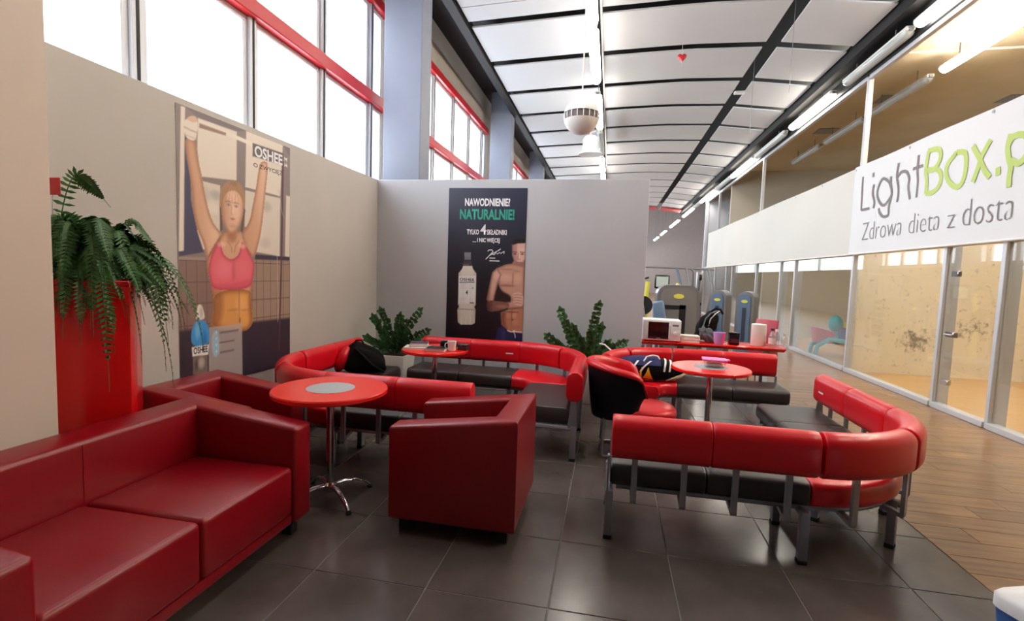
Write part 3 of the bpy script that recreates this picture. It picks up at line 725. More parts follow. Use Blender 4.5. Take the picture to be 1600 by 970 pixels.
# ================================================================== POSTERS
WOM={
 "pane_a":[(3315,2636),(3715,2645),(3708,2241),(3332,2202),(3305,2403)],
 "pane_b":[(3826,2685),(4312,2695),(4273,2198),(3810,2205)],
 "pane_c":[(3341,2171),(3529,2169),(3515,1644),(3286,1647),(3294,1794),(3385,1884)],
 "pane_d":[(3810,2178),(4273,2181),(4262,1628),(3945,1654),(3799,1874)],
 "strip_a":[(3162,2674),(3200,2677),(3182,2086),(3169,1626),(3125,1619)],
 "strip_b":[(4361,2222),(4422,2219),(4412,1624),(4341,1634)],
 "top_dark":[(3203,2683),(3831,2716),(4432,2694),(4432,2593),(4312,2687),(3826,2685),(3715,2647),(3316,2637)],
 "navy":[(3194,2519),(3246,2485),(3237,2015),(3294,1784),(3355,1625),(3124,1583),(3125,1617),(3171,1626)],
 "sill_r":[(3931,1632),(4412,1627),(4412,1593),(3924,1588)],
 "sill_l":[(3122,1579),(3370,1585),(3369,1562),(3121,1560)],
 "tiles":[(3112,1561),(3373,1559),(3894,1587),(4454,1583),(4454,1022),(3890,1029),(3091,1032)],
 "tilesr":[(3894,1587),(4433,1583),(4433,1020),(3890,1029)],
 "floor":[(3091,1032),(3890,1029),(4454,1022),(4455,162),(3080,507)],
 "arm_l":[(3196,2462),(3288,2468),(3306,2335),(3345,2214),(3374,2058),(3437,1869),(3517,1804),(3542,1763),(3447,1630),(3386,1560),(3358,1687),(3294,1794),(3258,1949),(3251,2096),(3227,2230),(3202,2349)],
 "glove":[(3183,2573),(3224,2606),(3290,2622),(3318,2603),(3304,2511),(3287,2453),(3204,2455),(3188,2508)],
 "fist":[(3207,2594),(3236,2625),(3291,2645),(3318,2613),(3271,2584)],
 "arm_r":[(3993,2457),(4098,2492),(4092,2361),(4070,2238),(4051,2102),(4011,1859),(3962,1702),(3914,1594),(3829,1648),(3782,1737),(3760,1803),(3864,1915),(3898,2057),(3940,2202),(3967,2336)],
 "torso":[(3581,1820),(3752,1836),(3782,1737),(3911,1593),(3892,1358),(3875,1299),(3861,1206),(3899,1061),(3873,992),(3775,950),(3411,1027),(3425,1090),(3454,1173),(3442,1302),(3391,1461),(3373,1564),(3447,1672),(3531,1773)],
 "face":[(3535,2081),(3564,2149),(3651,2191),(3740,2179),(3794,2099),(3785,1963),(3737,1857),(3676,1801),(3631,1792),(3581,1831),(3540,1912)],
 "hair":[(3520,2005),(3524,2111),(3564,2186),(3651,2231),(3741,2232),(3797,2167),(3804,1999),(3773,2096),(3710,2158),(3621,2143),(3560,2080),(3537,1986)],
 "strand_a":[(3520,2015),(3542,2008),(3548,1817),(3524,1804)],
 "strand_b":[(3788,2019),(3809,2011),(3775,1815),(3749,1824)],
 "bra":[(3510,1729),(3530,1714),(3550,1613),(3643,1568),(3735,1621),(3754,1723),(3786,1735),(3862,1626),(3919,1558),(3910,1464),(3876,1344),(3732,1321),(3442,1324),(3410,1419),(3394,1503),(3433,1619)],
 "bra_band":[(3423,1379),(3641,1376),(3893,1417),(3872,1345),(3732,1321),(3442,1321)],
 "abs":[(3442,1318),(3876,1329),(3862,1229),(3895,1062),(3873,992),(3775,950),(3411,1027),(3453,1152)],
 "abs_sh":[(3442,1318),(3539,1318),(3551,1167),(3507,1029),(3411,1027),(3453,1152)],
 "pants":[(3408,1022),(3578,988),(3775,946),(3895,1008),(3956,778),(3953,288),(3389,430)],
 "cap":[(3285,1215),(3329,1220),(3353,1138),(3357,1098),(3268,1095),(3279,1154)],
 "bottle":[(3264,1094),(3359,1092),(3405,1007),(3395,880),(3230,891),(3219,1006)],
 "label":[(3227,893),(3396,893),(3385,809),(3234,818)],
 "label_low":[(3236,818),(3381,810),(3378,594),(3237,603)],
 "info":[(3395,1029),(3760,1027),(3762,454),(3387,527)],
 "drop":[(3438,992),(3486,989),(3508,892),(3497,800),(3459,773),(3428,811),(3420,909)],
 "ln1":[(3513,986),(3728,981),(3728,952),(3513,960)],
 "ln2":[(3508,903),(3678,896),(3678,869),(3508,878)],
 "ln3":[(3515,822),(3680,812),(3680,786),(3515,795)],
 "logo_box":[(3902,2602),(4322,2611),(4312,2497),(3901,2488)],
 "bar":[(3315,2633),(3902,2605),(3902,2573),(3333,2593)],
 "bar_dark":[(3327,2601),(3598,2602),(3591,2579),(3326,2566)],
 "cable":[(4297,2525),(4328,2532),(4303,1632),(4262,719),(4243,721),(4280,1631)],
 "diamond":[(4381,2631),(4432,2580),(4375,2498),(4342,2562)],
}
MAN={
 "hair":[(-1263,1936),(-1239,1967),(-1195,1986),(-1078,1986),(-1076,1934),(-1182,1929),(-1248,1903)],
 "face":[(-1253,1923),(-1076,1942),(-1074,1732),(-1095,1688),(-1161,1651),(-1218,1690),(-1250,1777)],
 "face_sh":[(-1253,1923),(-1193,1932),(-1187,1762),(-1172,1663),(-1218,1690),(-1250,1777)],
 "neck":[(-1242,1691),(-1086,1720),(-1080,1578),(-1251,1596)],
 "torso":[(-1447,1602),(-1326,1653),(-1241,1668),(-1083,1637),(-1075,1102),(-1282,1080),(-1323,1198),(-1415,1375),(-1430,1459)],
 "arm":[(-1447,1604),(-1507,1546),(-1536,1395),(-1572,1188),(-1544,1152),(-1476,1168),(-1430,1387),(-1383,1520)],
 "forearm":[(-1572,1178),(-1433,1176),(-1285,1164),(-1256,1111),(-1318,1072),(-1478,1028),(-1565,1036)],
 "armpit":[(-1482,1173),(-1431,1362),(-1375,1305),(-1263,1261),(-1237,1202),(-1260,1159),(-1371,1170)],
 "hand":[(-1237,1284),(-1131,1305),(-1083,1257),(-1082,1116),(-1186,1130),(-1246,1172)],
 "absd":[(-1378,1027),(-1269,1078),(-1078,1102),(-1075,759),(-1247,773),(-1361,864)],
 "abs_sh":[(-1378,1027),(-1305,1055),(-1326,921),(-1272,802),(-1361,864)],
 "shorts":[(-1415,816),(-1360,848),(-1247,772),(-1075,768),(-1075,620),(-1451,597)],
 "cap":[(-1891,1793),(-1803,1796),(-1800,1699),(-1886,1697)],
 "neckb":[(-1900,1678),(-1787,1682),(-1780,1621),(-1903,1618)],
 "bottle":[(-1903,1618),(-1780,1621),(-1767,1580),(-1720,1521),(-1718,1108),(-1736,1083),(-1718,1047),(-1721,873),(-1760,846),(-1913,838),(-1955,869),(-1967,1035),(-1945,1079),(-1961,1109),(-1963,1519),(-1918,1575)],
 "label":[(-1961,1482),(-1726,1490),(-1726,1126),(-1954,1116)],
 "lbar":[(-1949,1408),(-1742,1416),(-1741,1399),(-1948,1391)],
}
STROKES= [('g',[(9473,3362),(9468,3139),(9438,2797)]),('g',[(9424,2802),(9164,2797)]),('g',[(9134,3361),(9127,3290)]),('g',[(9083,3167),(9105,3032),(9026,2882),(9044,2781)]),('g',[(8646,3132),(8821,3209),(8932,3117),(8959,2974),(8842,2832),(8710,2787),(8565,2880),(8532,2961),(8622,3106),(8646,3132)]),('g',[(8598,3199),(8578,3076),(8533,2918),(8584,2752),(8582,2621),(8721,2611),(8838,2686),(8871,2758)]),('g',[(8415,3359),(8434,3178),(8367,2997),(8354,2868),(8370,2782)]),('g',[(8419,3154),(8317,3207),(8188,3181),(8108,3074),(8110,2952),(8044,2775)]),('g',[(7930,3359),(7931,3158),(7895,2994),(7894,2776)]),('g',[(8035,3190),(7808,3191)]),('G',[(7710,3360),(7734,3118),(7688,2955),(7684,2792)]),('G',[(7726,3360),(7545,3348),(7455,3280),(7461,3172),(7565,3092),(7710,3103)]),('G',[(7710,3103),(7505,3079),(7404,2976),(7427,2852),(7548,2789),(7685,2798)]),('G',[(7143,3205),(7000,3171),(6952,3058),(6959,2889),(7018,2789),(7120,2789),(7254,2893),(7312,3012),(7273,3112),(7143,3205)]),('G',[(6862,3213),(6734,3042),(6635,2890),(6541,2788)]),('G',[(6584,3211),(6702,3051),(6750,2914),(6805,2784)]),('G',[(6433,2877),(6420,2787)]),('G',[(6300,3199),(6324,3069),(6293,2941),(6254,2842),(6259,2737),(6252,2630)]),('G',[(6324,3069),(6273,3147),(6182,3159),(6085,3111),(6036,3012),(6075,2905),(6159,2858),(6261,2918)])]
def ink_grid(name, w, h, nx, ny, paint, f, parent, tone=1.0):
    """flat print: a fine mesh whose per-point ink colours are computed by paint(U, V)"""
    u = np.linspace(0, w, nx); v = np.linspace(0, h, ny); U, V = np.meshgrid(u, v); rgb = paint(U.ravel(), V.ravel())**tone
    idx = np.arange(nx*ny).reshape(ny, nx); F = np.stack([idx[:-1, :-1], idx[:-1, 1:], idx[1:, 1:], idx[1:, :-1]], -1).reshape(-1, 4)
    o, ax, ay = [np.array(x, float) for x in f]; co = o+U.ravel()[:, None]*ax+V.ravel()[:, None]*ay
    me = bpy.data.meshes.new(name); me.from_pydata([], [], [])
    me.vertices.add(nx*ny); me.vertices.foreach_set('co', co.ravel()); me.loops.add(F.size); me.loops.foreach_set('vertex_index', F.ravel())
    me.polygons.add(len(F)); me.polygons.foreach_set('loop_start', np.arange(0, F.size, 4)); me.update(calc_edges=True)
    a = me.color_attributes.new('ink', 'FLOAT_COLOR', 'POINT'); L = np.where(rgb <= .04045, rgb/12.92, ((rgb+.055)/1.055)**2.4)
    a.data.foreach_set('color', np.concatenate([L, np.ones((len(L), 1))], 1).astype(np.float32).ravel())
    return link(name, me, M_ink, parent, 0)
class Ink:
    def __init__(s, U, V, col, soft=()):
        s.soft = {id(x) for x in soft}; s.U, s.V = U, V; s.C = np.tile(np.array(col, float)/255, (len(U), 1))
    def mask(s, poly, soft, edge=0):
        P = np.array(poly, float)/1000
        if s.round(poly):
            for _ in range(2): Q_ = np.roll(P, -1, 0); P = np.stack([P*.75+Q_*.25, P*.25+Q_*.75], 1).reshape(-1, 2)
        inside = np.zeros(len(s.U), bool); dist = np.full(len(s.U), 9.)
        for i in range(len(P)):
            a, b = P[i], P[(i+1) % len(P)]
            cond = (a[1] > s.V) != (b[1] > s.V)
            with np.errstate(divide='ignore', invalid='ignore'): inside ^= cond & (s.U < (b[0]-a[0])*(s.V-a[1])/(b[1]-a[1]+1e-12)+a[0])
            d = b-a; t = np.clip(((s.U-a[0])*d[0]+(s.V-a[1])*d[1])/(d@d+1e-12), 0, 1)
            dist = np.minimum(dist, np.hypot(s.U-a[0]-t*d[0], s.V-a[1]-t*d[1]))
        if edge: return inside*np.exp(-(dist/edge)**2)
        return np.clip(.5+np.where(inside, dist, -dist)/soft, 0, 1)
    def round(s, poly): return id(poly) in s.soft
    def rim(s, poly, width, col, k): s.mix(s.mask(poly, .01, width), col, k)
    def mix(s, m, col, k=1.0): m = (m*k)[:, None]; s.C = s.C*(1-m)+np.array(col, float)/255*m
    def poly(s, poly, col, soft=.008, k=1.0): s.mix(s.mask(poly, soft), col, k)
    def blob(s, u, v, ru, rv, col, k=1.0, within=None, p=2.0):
        m = np.clip(1-((s.U-u/1000)/(ru/1000))**2-((s.V-v/1000)/(rv/1000))**2, 0, 1)**(1/p*2-.0 if p < 1 else 1)
        s.mix(m if within is None else m*within, col, k)
    def line(s, pts, wd, col, k=1.0):
        P = np.array(pts, float)/1000; dist = np.full(len(s.U), 9.)
        for a, b in zip(P, P[1:]):
            d = b-a; t = np.clip(((s.U-a[0])*d[0]+(s.V-a[1])*d[1])/(d@d+1e-12), 0, 1); dist = np.minimum(dist, np.hypot(s.U-a[0]-t*d[0], s.V-a[1]-t*d[1]))
        s.mix(np.clip((wd/2000-dist)/.005+.5, 0, 1), col, k)
def cen(poly): return [sum(p[i] for p in poly)/len(poly) for i in (0, 1)]
def paint_woman(U, V):
    W = WOM; I = Ink(U, V, (120, 104, 100), [W[q] for q in ('arm_l', 'arm_r', 'torso', 'face', 'hair', 'bra', 'abs', 'glove', 'fist', 'pants', 'bottle', 'cap', 'drop', 'abs_sh')])
    I.U = U+3.12; I.V = V+.56
    for n in ('pane_a', 'pane_b', 'strip_a'): I.poly(W[n], (226, 212, 194))
    for n in ('pane_c', 'pane_d', 'strip_b'): I.poly(W[n], (214, 200, 182))
    c = W['pane_c']; m = I.mask(c, .01); u, v = cen(c)
    for du, dv, r, q in ((-60, 190, 120, (176, 172, 162)), (60, 90, 90, (232, 220, 204)), (20, -120, 120, (228, 214, 196)), (90, 200, 70, (160, 156, 150))): I.blob(u+du, v+dv, r, r*.7, q, .8, m)
    m = I.mask(W['pane_d'], .01); u, v = cen(W['pane_d'])
    for du, dv, r, q in ((60, 170, 90, (170, 160, 150)), (-60, -60, 110, (224, 210, 192)), (50, -160, 90, (190, 176, 160))): I.blob(u+du, v+dv, r, r*.7, q, .7, m)
    I.poly(W['top_dark'], (104, 88, 90)); I.poly(W['navy'], (56, 52, 74)); I.poly(W['sill_r'], (44, 38, 52))
    I.poly([(3120, 1560), (3460, 1545), (3460, 1500), (3120, 1520)], (60, 54, 74), k=.4)
    I.poly(W['tiles'], (118, 90, 80)); I.poly(W['tilesr'], (140, 114, 96)); I.poly(W['sill_l'], (150, 128, 112))
    tm = I.mask(W['tiles'], .006)
    for k in range(14): I.mix(np.clip((.0035-np.abs(I.U-(3.19+.094*k)))/.003+.5, 0, 1)*tm, (74, 54, 48), .75)
    for k in range(4): I.mix(np.clip((.004-np.abs(I.V-(1.06+.165*k)))/.003+.5, 0, 1)*tm, (74, 54, 48), .75)
    I.poly(W['floor'], (38, 30, 40), .03)
    I.poly(W['cable'], (72, 44, 48)); I.line([(4240, 2300), (4226, 1500), (4236, 1000)], 6, (206, 186, 172), .8)
    I.line([(4255, 2250), (4300, 2050), (4330, 2000)], 8, (170, 160, 156), .7)
    I.poly(W['bar'], (232, 220, 204)); I.poly(W['bar_dark'], (112, 72, 58), k=.8)
    sk, dk, hi = (214, 160, 124), (140, 84, 56), (242, 204, 174)
    I.poly(W['pants'], (34, 30, 42)); I.poly(W['torso'], (206, 150, 112))
    for n in ('arm_l', 'arm_r'):
        m = I.mask(W[n], .012); I.mix(m, sk)
        P = W[n]; s = 1 if n == 'arm_l' else -1
        I.mix(m*np.clip(.5+s*0+((I.U-cen(P)[0]/1000)*-1)/.12*(1)*.5-.1, 0, 1), dk, .30); I.mix(m*np.clip(((I.U-cen(P)[0]/1000))/.14, 0, 1), hi, .5)
    for n in ('arm_l', 'arm_r'): I.rim(W[n], .022, (150, 92, 60), .75)
    I.rim(W['torso'], .028, (132, 78, 48), .7)
    I.poly(W['glove'], (226, 212, 196)); I.poly(W['fist'], (214, 168, 138)); 
    gu, gv = cen(W['glove']); I.line([(gu-60, gv-10), (gu+60, gv-20)], 14, (176, 152, 134), .8); I.line([(gu-60, gv-60), (gu+60, gv-70)], 10, (186, 164, 146), .7)
    tm = I.mask(W['torso'], .012)
    u, v = cen(W['bra']); I.blob(u-190, v+230, 70, 170, dk, .6, tm); I.blob(u+130, v+230, 60, 150, hi, .5, tm); I.blob(u+5, v+250, 60, 90, (176, 110, 76), .6, tm)
    I.poly(W['abs'], (214, 138, 66), .02); am = I.mask(W['abs'], .02); I.poly(W['abs_sh'], (140, 78, 42), .06, .75)
    au, av = cen(W['abs'])
    for du, dv, ru, rv, q, k in ((60, 60, 90, 110, (238, 170, 92), .7), (80, -90, 80, 90, (232, 158, 78), .6), (30, 90, 12, 190, (150, 86, 44), .6), (-40, 20, 90, 14, (160, 92, 48), .5), (100, 10, 70, 14, (170, 98, 50), .5), (35, -75, 14, 30, (96, 52, 30), .8), (170, -20, 40, 160, (170, 96, 46), .6)): I.blob(au+du, av+dv, ru, rv, q, k, am)
    b = W['bra']; bm_ = I.mask(b, .008); I.mix(bm_, (224, 84, 96)); I.blob(u-90, v-60, 130, 110, (236, 112, 120), .7, bm_); I.blob(u+110, v-60, 110, 110, (232, 104, 112), .6, bm_); I.blob(u+10, v-80, 28, 120, (190, 56, 74), .5, bm_)
    I.poly(W['bra_band'], (206, 66, 82), .02, .7)
    I.rim(b, .02, (176, 50, 68), .8); I.rim(W['abs'], .03, (120, 64, 30), .7)
    nu_, nv_ = cen(W['face'])
    I.blob(nu_-10, nv_-215, 75, 70, (150, 92, 64), .8, tm); I.line([(nu_-60, nv_-260), (nu_-15, nv_-300), (nu_-8, nv_-350)], 9, (140, 86, 58), .6); I.line([(nu_+70, nv_-250), (nu_+30, nv_-300), (nu_+20, nv_-350)], 9, (140, 86, 58), .6)
    I.blob(nu_-120, nv_-290, 60, 30, (240, 200, 168), .6, tm); I.blob(nu_+110, nv_-290, 60, 30, (240, 200, 168), .6, tm)
    # head
    I.poly(W['strand_a'], (84, 62, 50)); I.poly(W['strand_b'], (84, 62, 50)); I.poly(W['hair'], (176, 134, 98), .012)
    fm = I.mask(W['face'], .01); I.mix(fm, (216, 164, 132)); fu, fv = cen(W['face']); fu += 2
    I.mix(fm*np.clip((fu/1000-.03-I.U)/.08, 0, 1), (150, 96, 72), .55); I.blob(fu+35, fv+10, 60, 130, (240, 200, 172), .6, fm); I.blob(fu, fv+120, 80, 50, (238, 200, 170), .5, fm)
    I.rim(W['face'], .02, (150, 96, 68), .7); I.poly(W['hair'], (158, 112, 76), .010, .95); hm = I.mask(W['hair'], .01)
    for q in range(9): I.line([(fu-80+q*19, fv+60), (fu-50+q*13, fv+165), (fu-10+q*5, fv+215)], 4, (206, 164, 122) if q % 2 else (120, 80, 54), .55)
    I.blob(fu+15, fv+225, 55, 30, (140, 98, 66), .9)
    for du in (-44, 42):
        I.blob(fu+du, fv+40, 30, 15, (120, 78, 62), .8); I.blob(fu+du, fv+36, 20, 9, (236, 226, 216), .8); I.blob(fu+du, fv+36, 9, 9, (46, 40, 44), 1); I.line([(fu+du-28, fv+62), (fu+du, fv+70), (fu+du+28, fv+62)], 7, (110, 74, 54), .8)
    I.line([(fu-10, fv+40), (fu-14, fv-30), (fu+2, fv-38)], 7, (168, 112, 86), .7); I.blob(fu+8, fv-5, 10, 50, (244, 208, 182), .6)
    I.blob(fu, fv-72, 32, 13, (188, 88, 84), .95); I.line([(fu-30, fv-72), (fu+30, fv-72)], 4, (130, 52, 54), .8); I.blob(fu, fv-130, 60, 22, (176, 120, 90), .5, fm)
    # bottle and info panel
    I.poly(W['info'], (172, 158, 152), .006, .82); I.poly(W['drop'], (150, 190, 214), .02, .75)
    for k in range(4): cu, cv = 3450+2, 1010-k*52; I.blob(W['ln1'][0][0]-42, W['ln1'][0][1]-10-k*52, 24, 24, (120, 190, 226), .9); I.blob(W['ln1'][0][0]-42, W['ln1'][0][1]-4-k*52, 8, 12, (232, 244, 250), .9)
    for n in ('ln1', 'ln2', 'ln3'): 
        P = W[n]; x0, x1 = P[0][0], P[1][0]; yv = (P[0][1]+P[3][1])/2
        x = x0
        while x < x1-10: L = random.choice((14, 22, 30)); I.line([(x, yv), (min(x+L, x1), yv)], 17, (92, 78, 78), .8); x += L+9
    I.poly(W['bottle'], (44, 132, 204)); m = I.mask(W['bottle'], .008); bu, bv = cen(W['bottle']); I.blob(bu-30, bv+20, 30, 90, (110, 184, 232), .8, m); I.blob(bu+40, bv-60, 30, 90, (20, 84, 160), .7, m)
    I.poly(W['cap'], (222, 210, 200)); cu, cv = cen(W['cap']); I.blob(cu+10, cv, 18, 60, (170, 160, 154), .8)
    I.poly(W['label'], (236, 230, 222)); I.poly(W['label_low'], (104, 86, 80)); lu, lv = cen(W['label_low']); I.blob(lu+10, lv+50, 40, 60, (206, 190, 178), .7); I.blob(lu-40, lv+40, 20, 60, (60, 48, 48), .8)
    I.poly(W['logo_box'], (84, 72, 74))
    return np.clip(I.C, 0, 1)
def paint_man(U, V):
    M = MAN; I = Ink(U, V, (14, 14, 22), [M[q] for q in ('forearm', 'armpit', 'hand', 'abs_sh')]); I.U = U-2.12; I.V = V+.62
    g = np.clip((I.V-1.3)/1.3, 0, 1); I.mix(g, (40, 44, 68), .9)
    m = I.mask(M['bottle'], .006); I.mix(m, (216, 212, 196)); bu, bv = cen(M['bottle'])
    b0, b1 = min(p[0] for p in M['bottle']), max(p[0] for p in M['bottle']); s = (I.U*1000-b0)/(b1-b0); I.mix(m*np.clip(np.abs(s-.5)*2-.55, 0, 1), (150, 146, 128), .9)
    I.mix(m*np.clip((.012-np.abs(I.V-1.045))/.006, 0, 1), (150, 146, 130), .7)
    for k in range(4): I.blob(b0+60+k*60, 860, 14, 130, (236, 232, 220), .6, m)
    for k in range(4): I.line([(b0+45+k*62, 792), (b0+45+k*62, 812)], 8, (40, 40, 44), .9)
    I.poly(M['label'], (230, 230, 228), .005); I.poly(M['lbar'], (120, 146, 146), .004)
    for y0 in (1375, 1350, 1325, 1190, 1165, 1130): I.line([(b0+34, y0), (b0+90+random.random()*40, y0)], 5, (160, 160, 160), .6); I.line([(b1-90, y0-8), (b1-34, y0-8)], 5, (160, 160, 160), .6)
    I.line([(b1-75, 1135), (b1-28, 1135)], 12, (30, 30, 34)); I.blob(b1-45, 1330, 10, 10, (40, 40, 44), 1)
    for y0 in (1285, 1210): I.line([(b0+75, y0-35), (b0+75, y0+10)], 5, (190, 190, 190), .5); I.line([(b1-72, y0-35), (b1-72, y0+10)], 5, (190, 190, 190), .5)
    I.poly(M['cap'], (118, 118, 128), .005); cu = cen(M['cap'])[0]
    for k in range(7): I.line([(cu-42+k*14, 1640), (cu-42+k*14, 1735)], 4, (70, 70, 78), .6)
    I.poly(M['neckb'], (54, 50, 54), .005); I.line([(cu-60, 1630), (cu+20, 1630)], 10, (190, 190, 190), .5)
    # athlete
    I.poly(M['neck'], (150, 100, 82), .012); I.poly(M['torso'], (196, 146, 124), .014); tm = I.mask(M['torso'], .014)
    tu, tv = cen(M['torso'])
    I.poly(M['absd'], (182, 118, 90), .02); am = I.mask(M['absd'], .02); I.poly(M['abs_sh'], (96, 52, 40), .05, .7)
    au, av = cen(M['absd'])
    for du, dv, ru, rv, q, k in ((40, 70, 50, 60, (216, 156, 126), .7), (-40, 60, 36, 60, (206, 146, 116), .6), (5, 40, 8, 170, (110, 62, 48), .7), (60, -20, 60, 60, (206, 144, 112), .6), (-30, -60, 50, 60, (188, 124, 96), .5), (10, 10, 100, 7, (120, 70, 54), .5), (20, 5, 9, 18, (70, 40, 32), .9), (10, 105, 110, 14, (90, 52, 42), .7)): I.blob(au+du, av+dv, ru, rv, q, k, am)
    for du, dv, ru, rv, q, k in ((-30, 60, 110, 70, (226, 182, 160), .7), (120, 50, 70, 90, (224, 178, 156), .6), (60, 40, 10, 130, (140, 92, 76), .7), (-20, -40, 140, 22, (132, 84, 68), .7), (-20, 170, 140, 16, (150, 104, 88), .6), (110, 150, 60, 12, (150, 104, 88), .6), (-150, 30, 40, 110, (120, 76, 62), .7)): I.blob(tu+du, tv+dv, ru, rv, q, k, tm)
    I.rim(M['torso'], .02, (110, 66, 52), .6); am = I.mask(M['arm'], .014); I.mix(am, (202, 156, 138)); u, v = cen(M['arm']); I.mix(am*np.clip((u/1000-.02-I.U)/.09, 0, 1), (74, 48, 44), .8); I.blob(u+45, v+130, 60, 90, (228, 188, 170), .7, am); I.blob(u+5, v-40, 40, 120, (220, 176, 156), .6, am)
    I.poly(M['armpit'], (34, 20, 20), .03); fm = I.mask(M['forearm'], .014); I.mix(fm, (124, 78, 64)); u, v = cen(M['forearm']); I.blob(u+60, v-5, 110, 34, (180, 124, 104), .7, fm); I.mix(fm*np.clip((u/1000-.06-I.U)/.09, 0, 1), (44, 26, 26), .8)
    I.rim(M['arm'], .018, (110, 68, 56), .7); hm = I.mask(M['hand'], .008); I.mix(hm, (214, 172, 154)); u, v = cen(M['hand'])
    for k in range(4): I.line([(u-50, v+52-k*36), (u, v+60-k*36), (u+64, v+50-k*36)], 6, (128, 82, 70), .8)
    I.blob(u-70, v-10, 20, 70, (150, 100, 84), .7, hm)
    I.poly(M['shorts'], (34, 34, 74), .01); sm = I.mask(M['shorts'], .01); su, sv = cen(M['shorts']); I.blob(su-60, sv, 40, 120, (66, 66, 120), .6, sm)
    I.line([(su-10, sv+60), (su+40, sv+42), (su+90, sv+52), (su+180, sv+48)], 11, (236, 236, 238)); I.line([(su+70, sv+54), (su+92, sv+10), (su+98, sv-30)], 10, (236, 236, 238)); I.line([(su+60, sv+50), (su+80, sv+66), (su+98, sv+50)], 9, (236, 236, 238))
    fm = I.mask(M['face'], .008); I.mix(fm, (214, 172, 156)); I.poly(M['face_sh'], (164, 118, 104), .03, .8); I.rim(M['face'], .014, (120, 78, 66), .7); fu, fv = cen(M['face'])
    I.poly(M['hair'], (20, 15, 15), .01)
    I.blob(fu+30, fv+70, 60, 40, (226, 186, 170), .6, fm); I.blob(fu+10, fv-110, 70, 40, (120, 82, 72), .5, fm)
    for du in (-55, 42): I.blob(fu+du, fv+20, 28, 16, (92, 58, 52), .85); I.blob(fu+du, fv+17, 10, 7, (24, 18, 20), 1); I.line([(fu+du-30, fv+44), (fu+du+28, fv+42)], 9, (44, 30, 28), .9)
    I.line([(fu-10, fv+25), (fu-14, fv-45), (fu+16, fv-52)], 8, (120, 78, 68), .8); I.blob(fu+4, fv-10, 9, 50, (236, 200, 186), .7); I.line([(fu-24, fv-92), (fu+6, fv-88), (fu+40, fv-92)], 9, (140, 76, 72), .9)
    return np.clip(I.C, 0, 1)
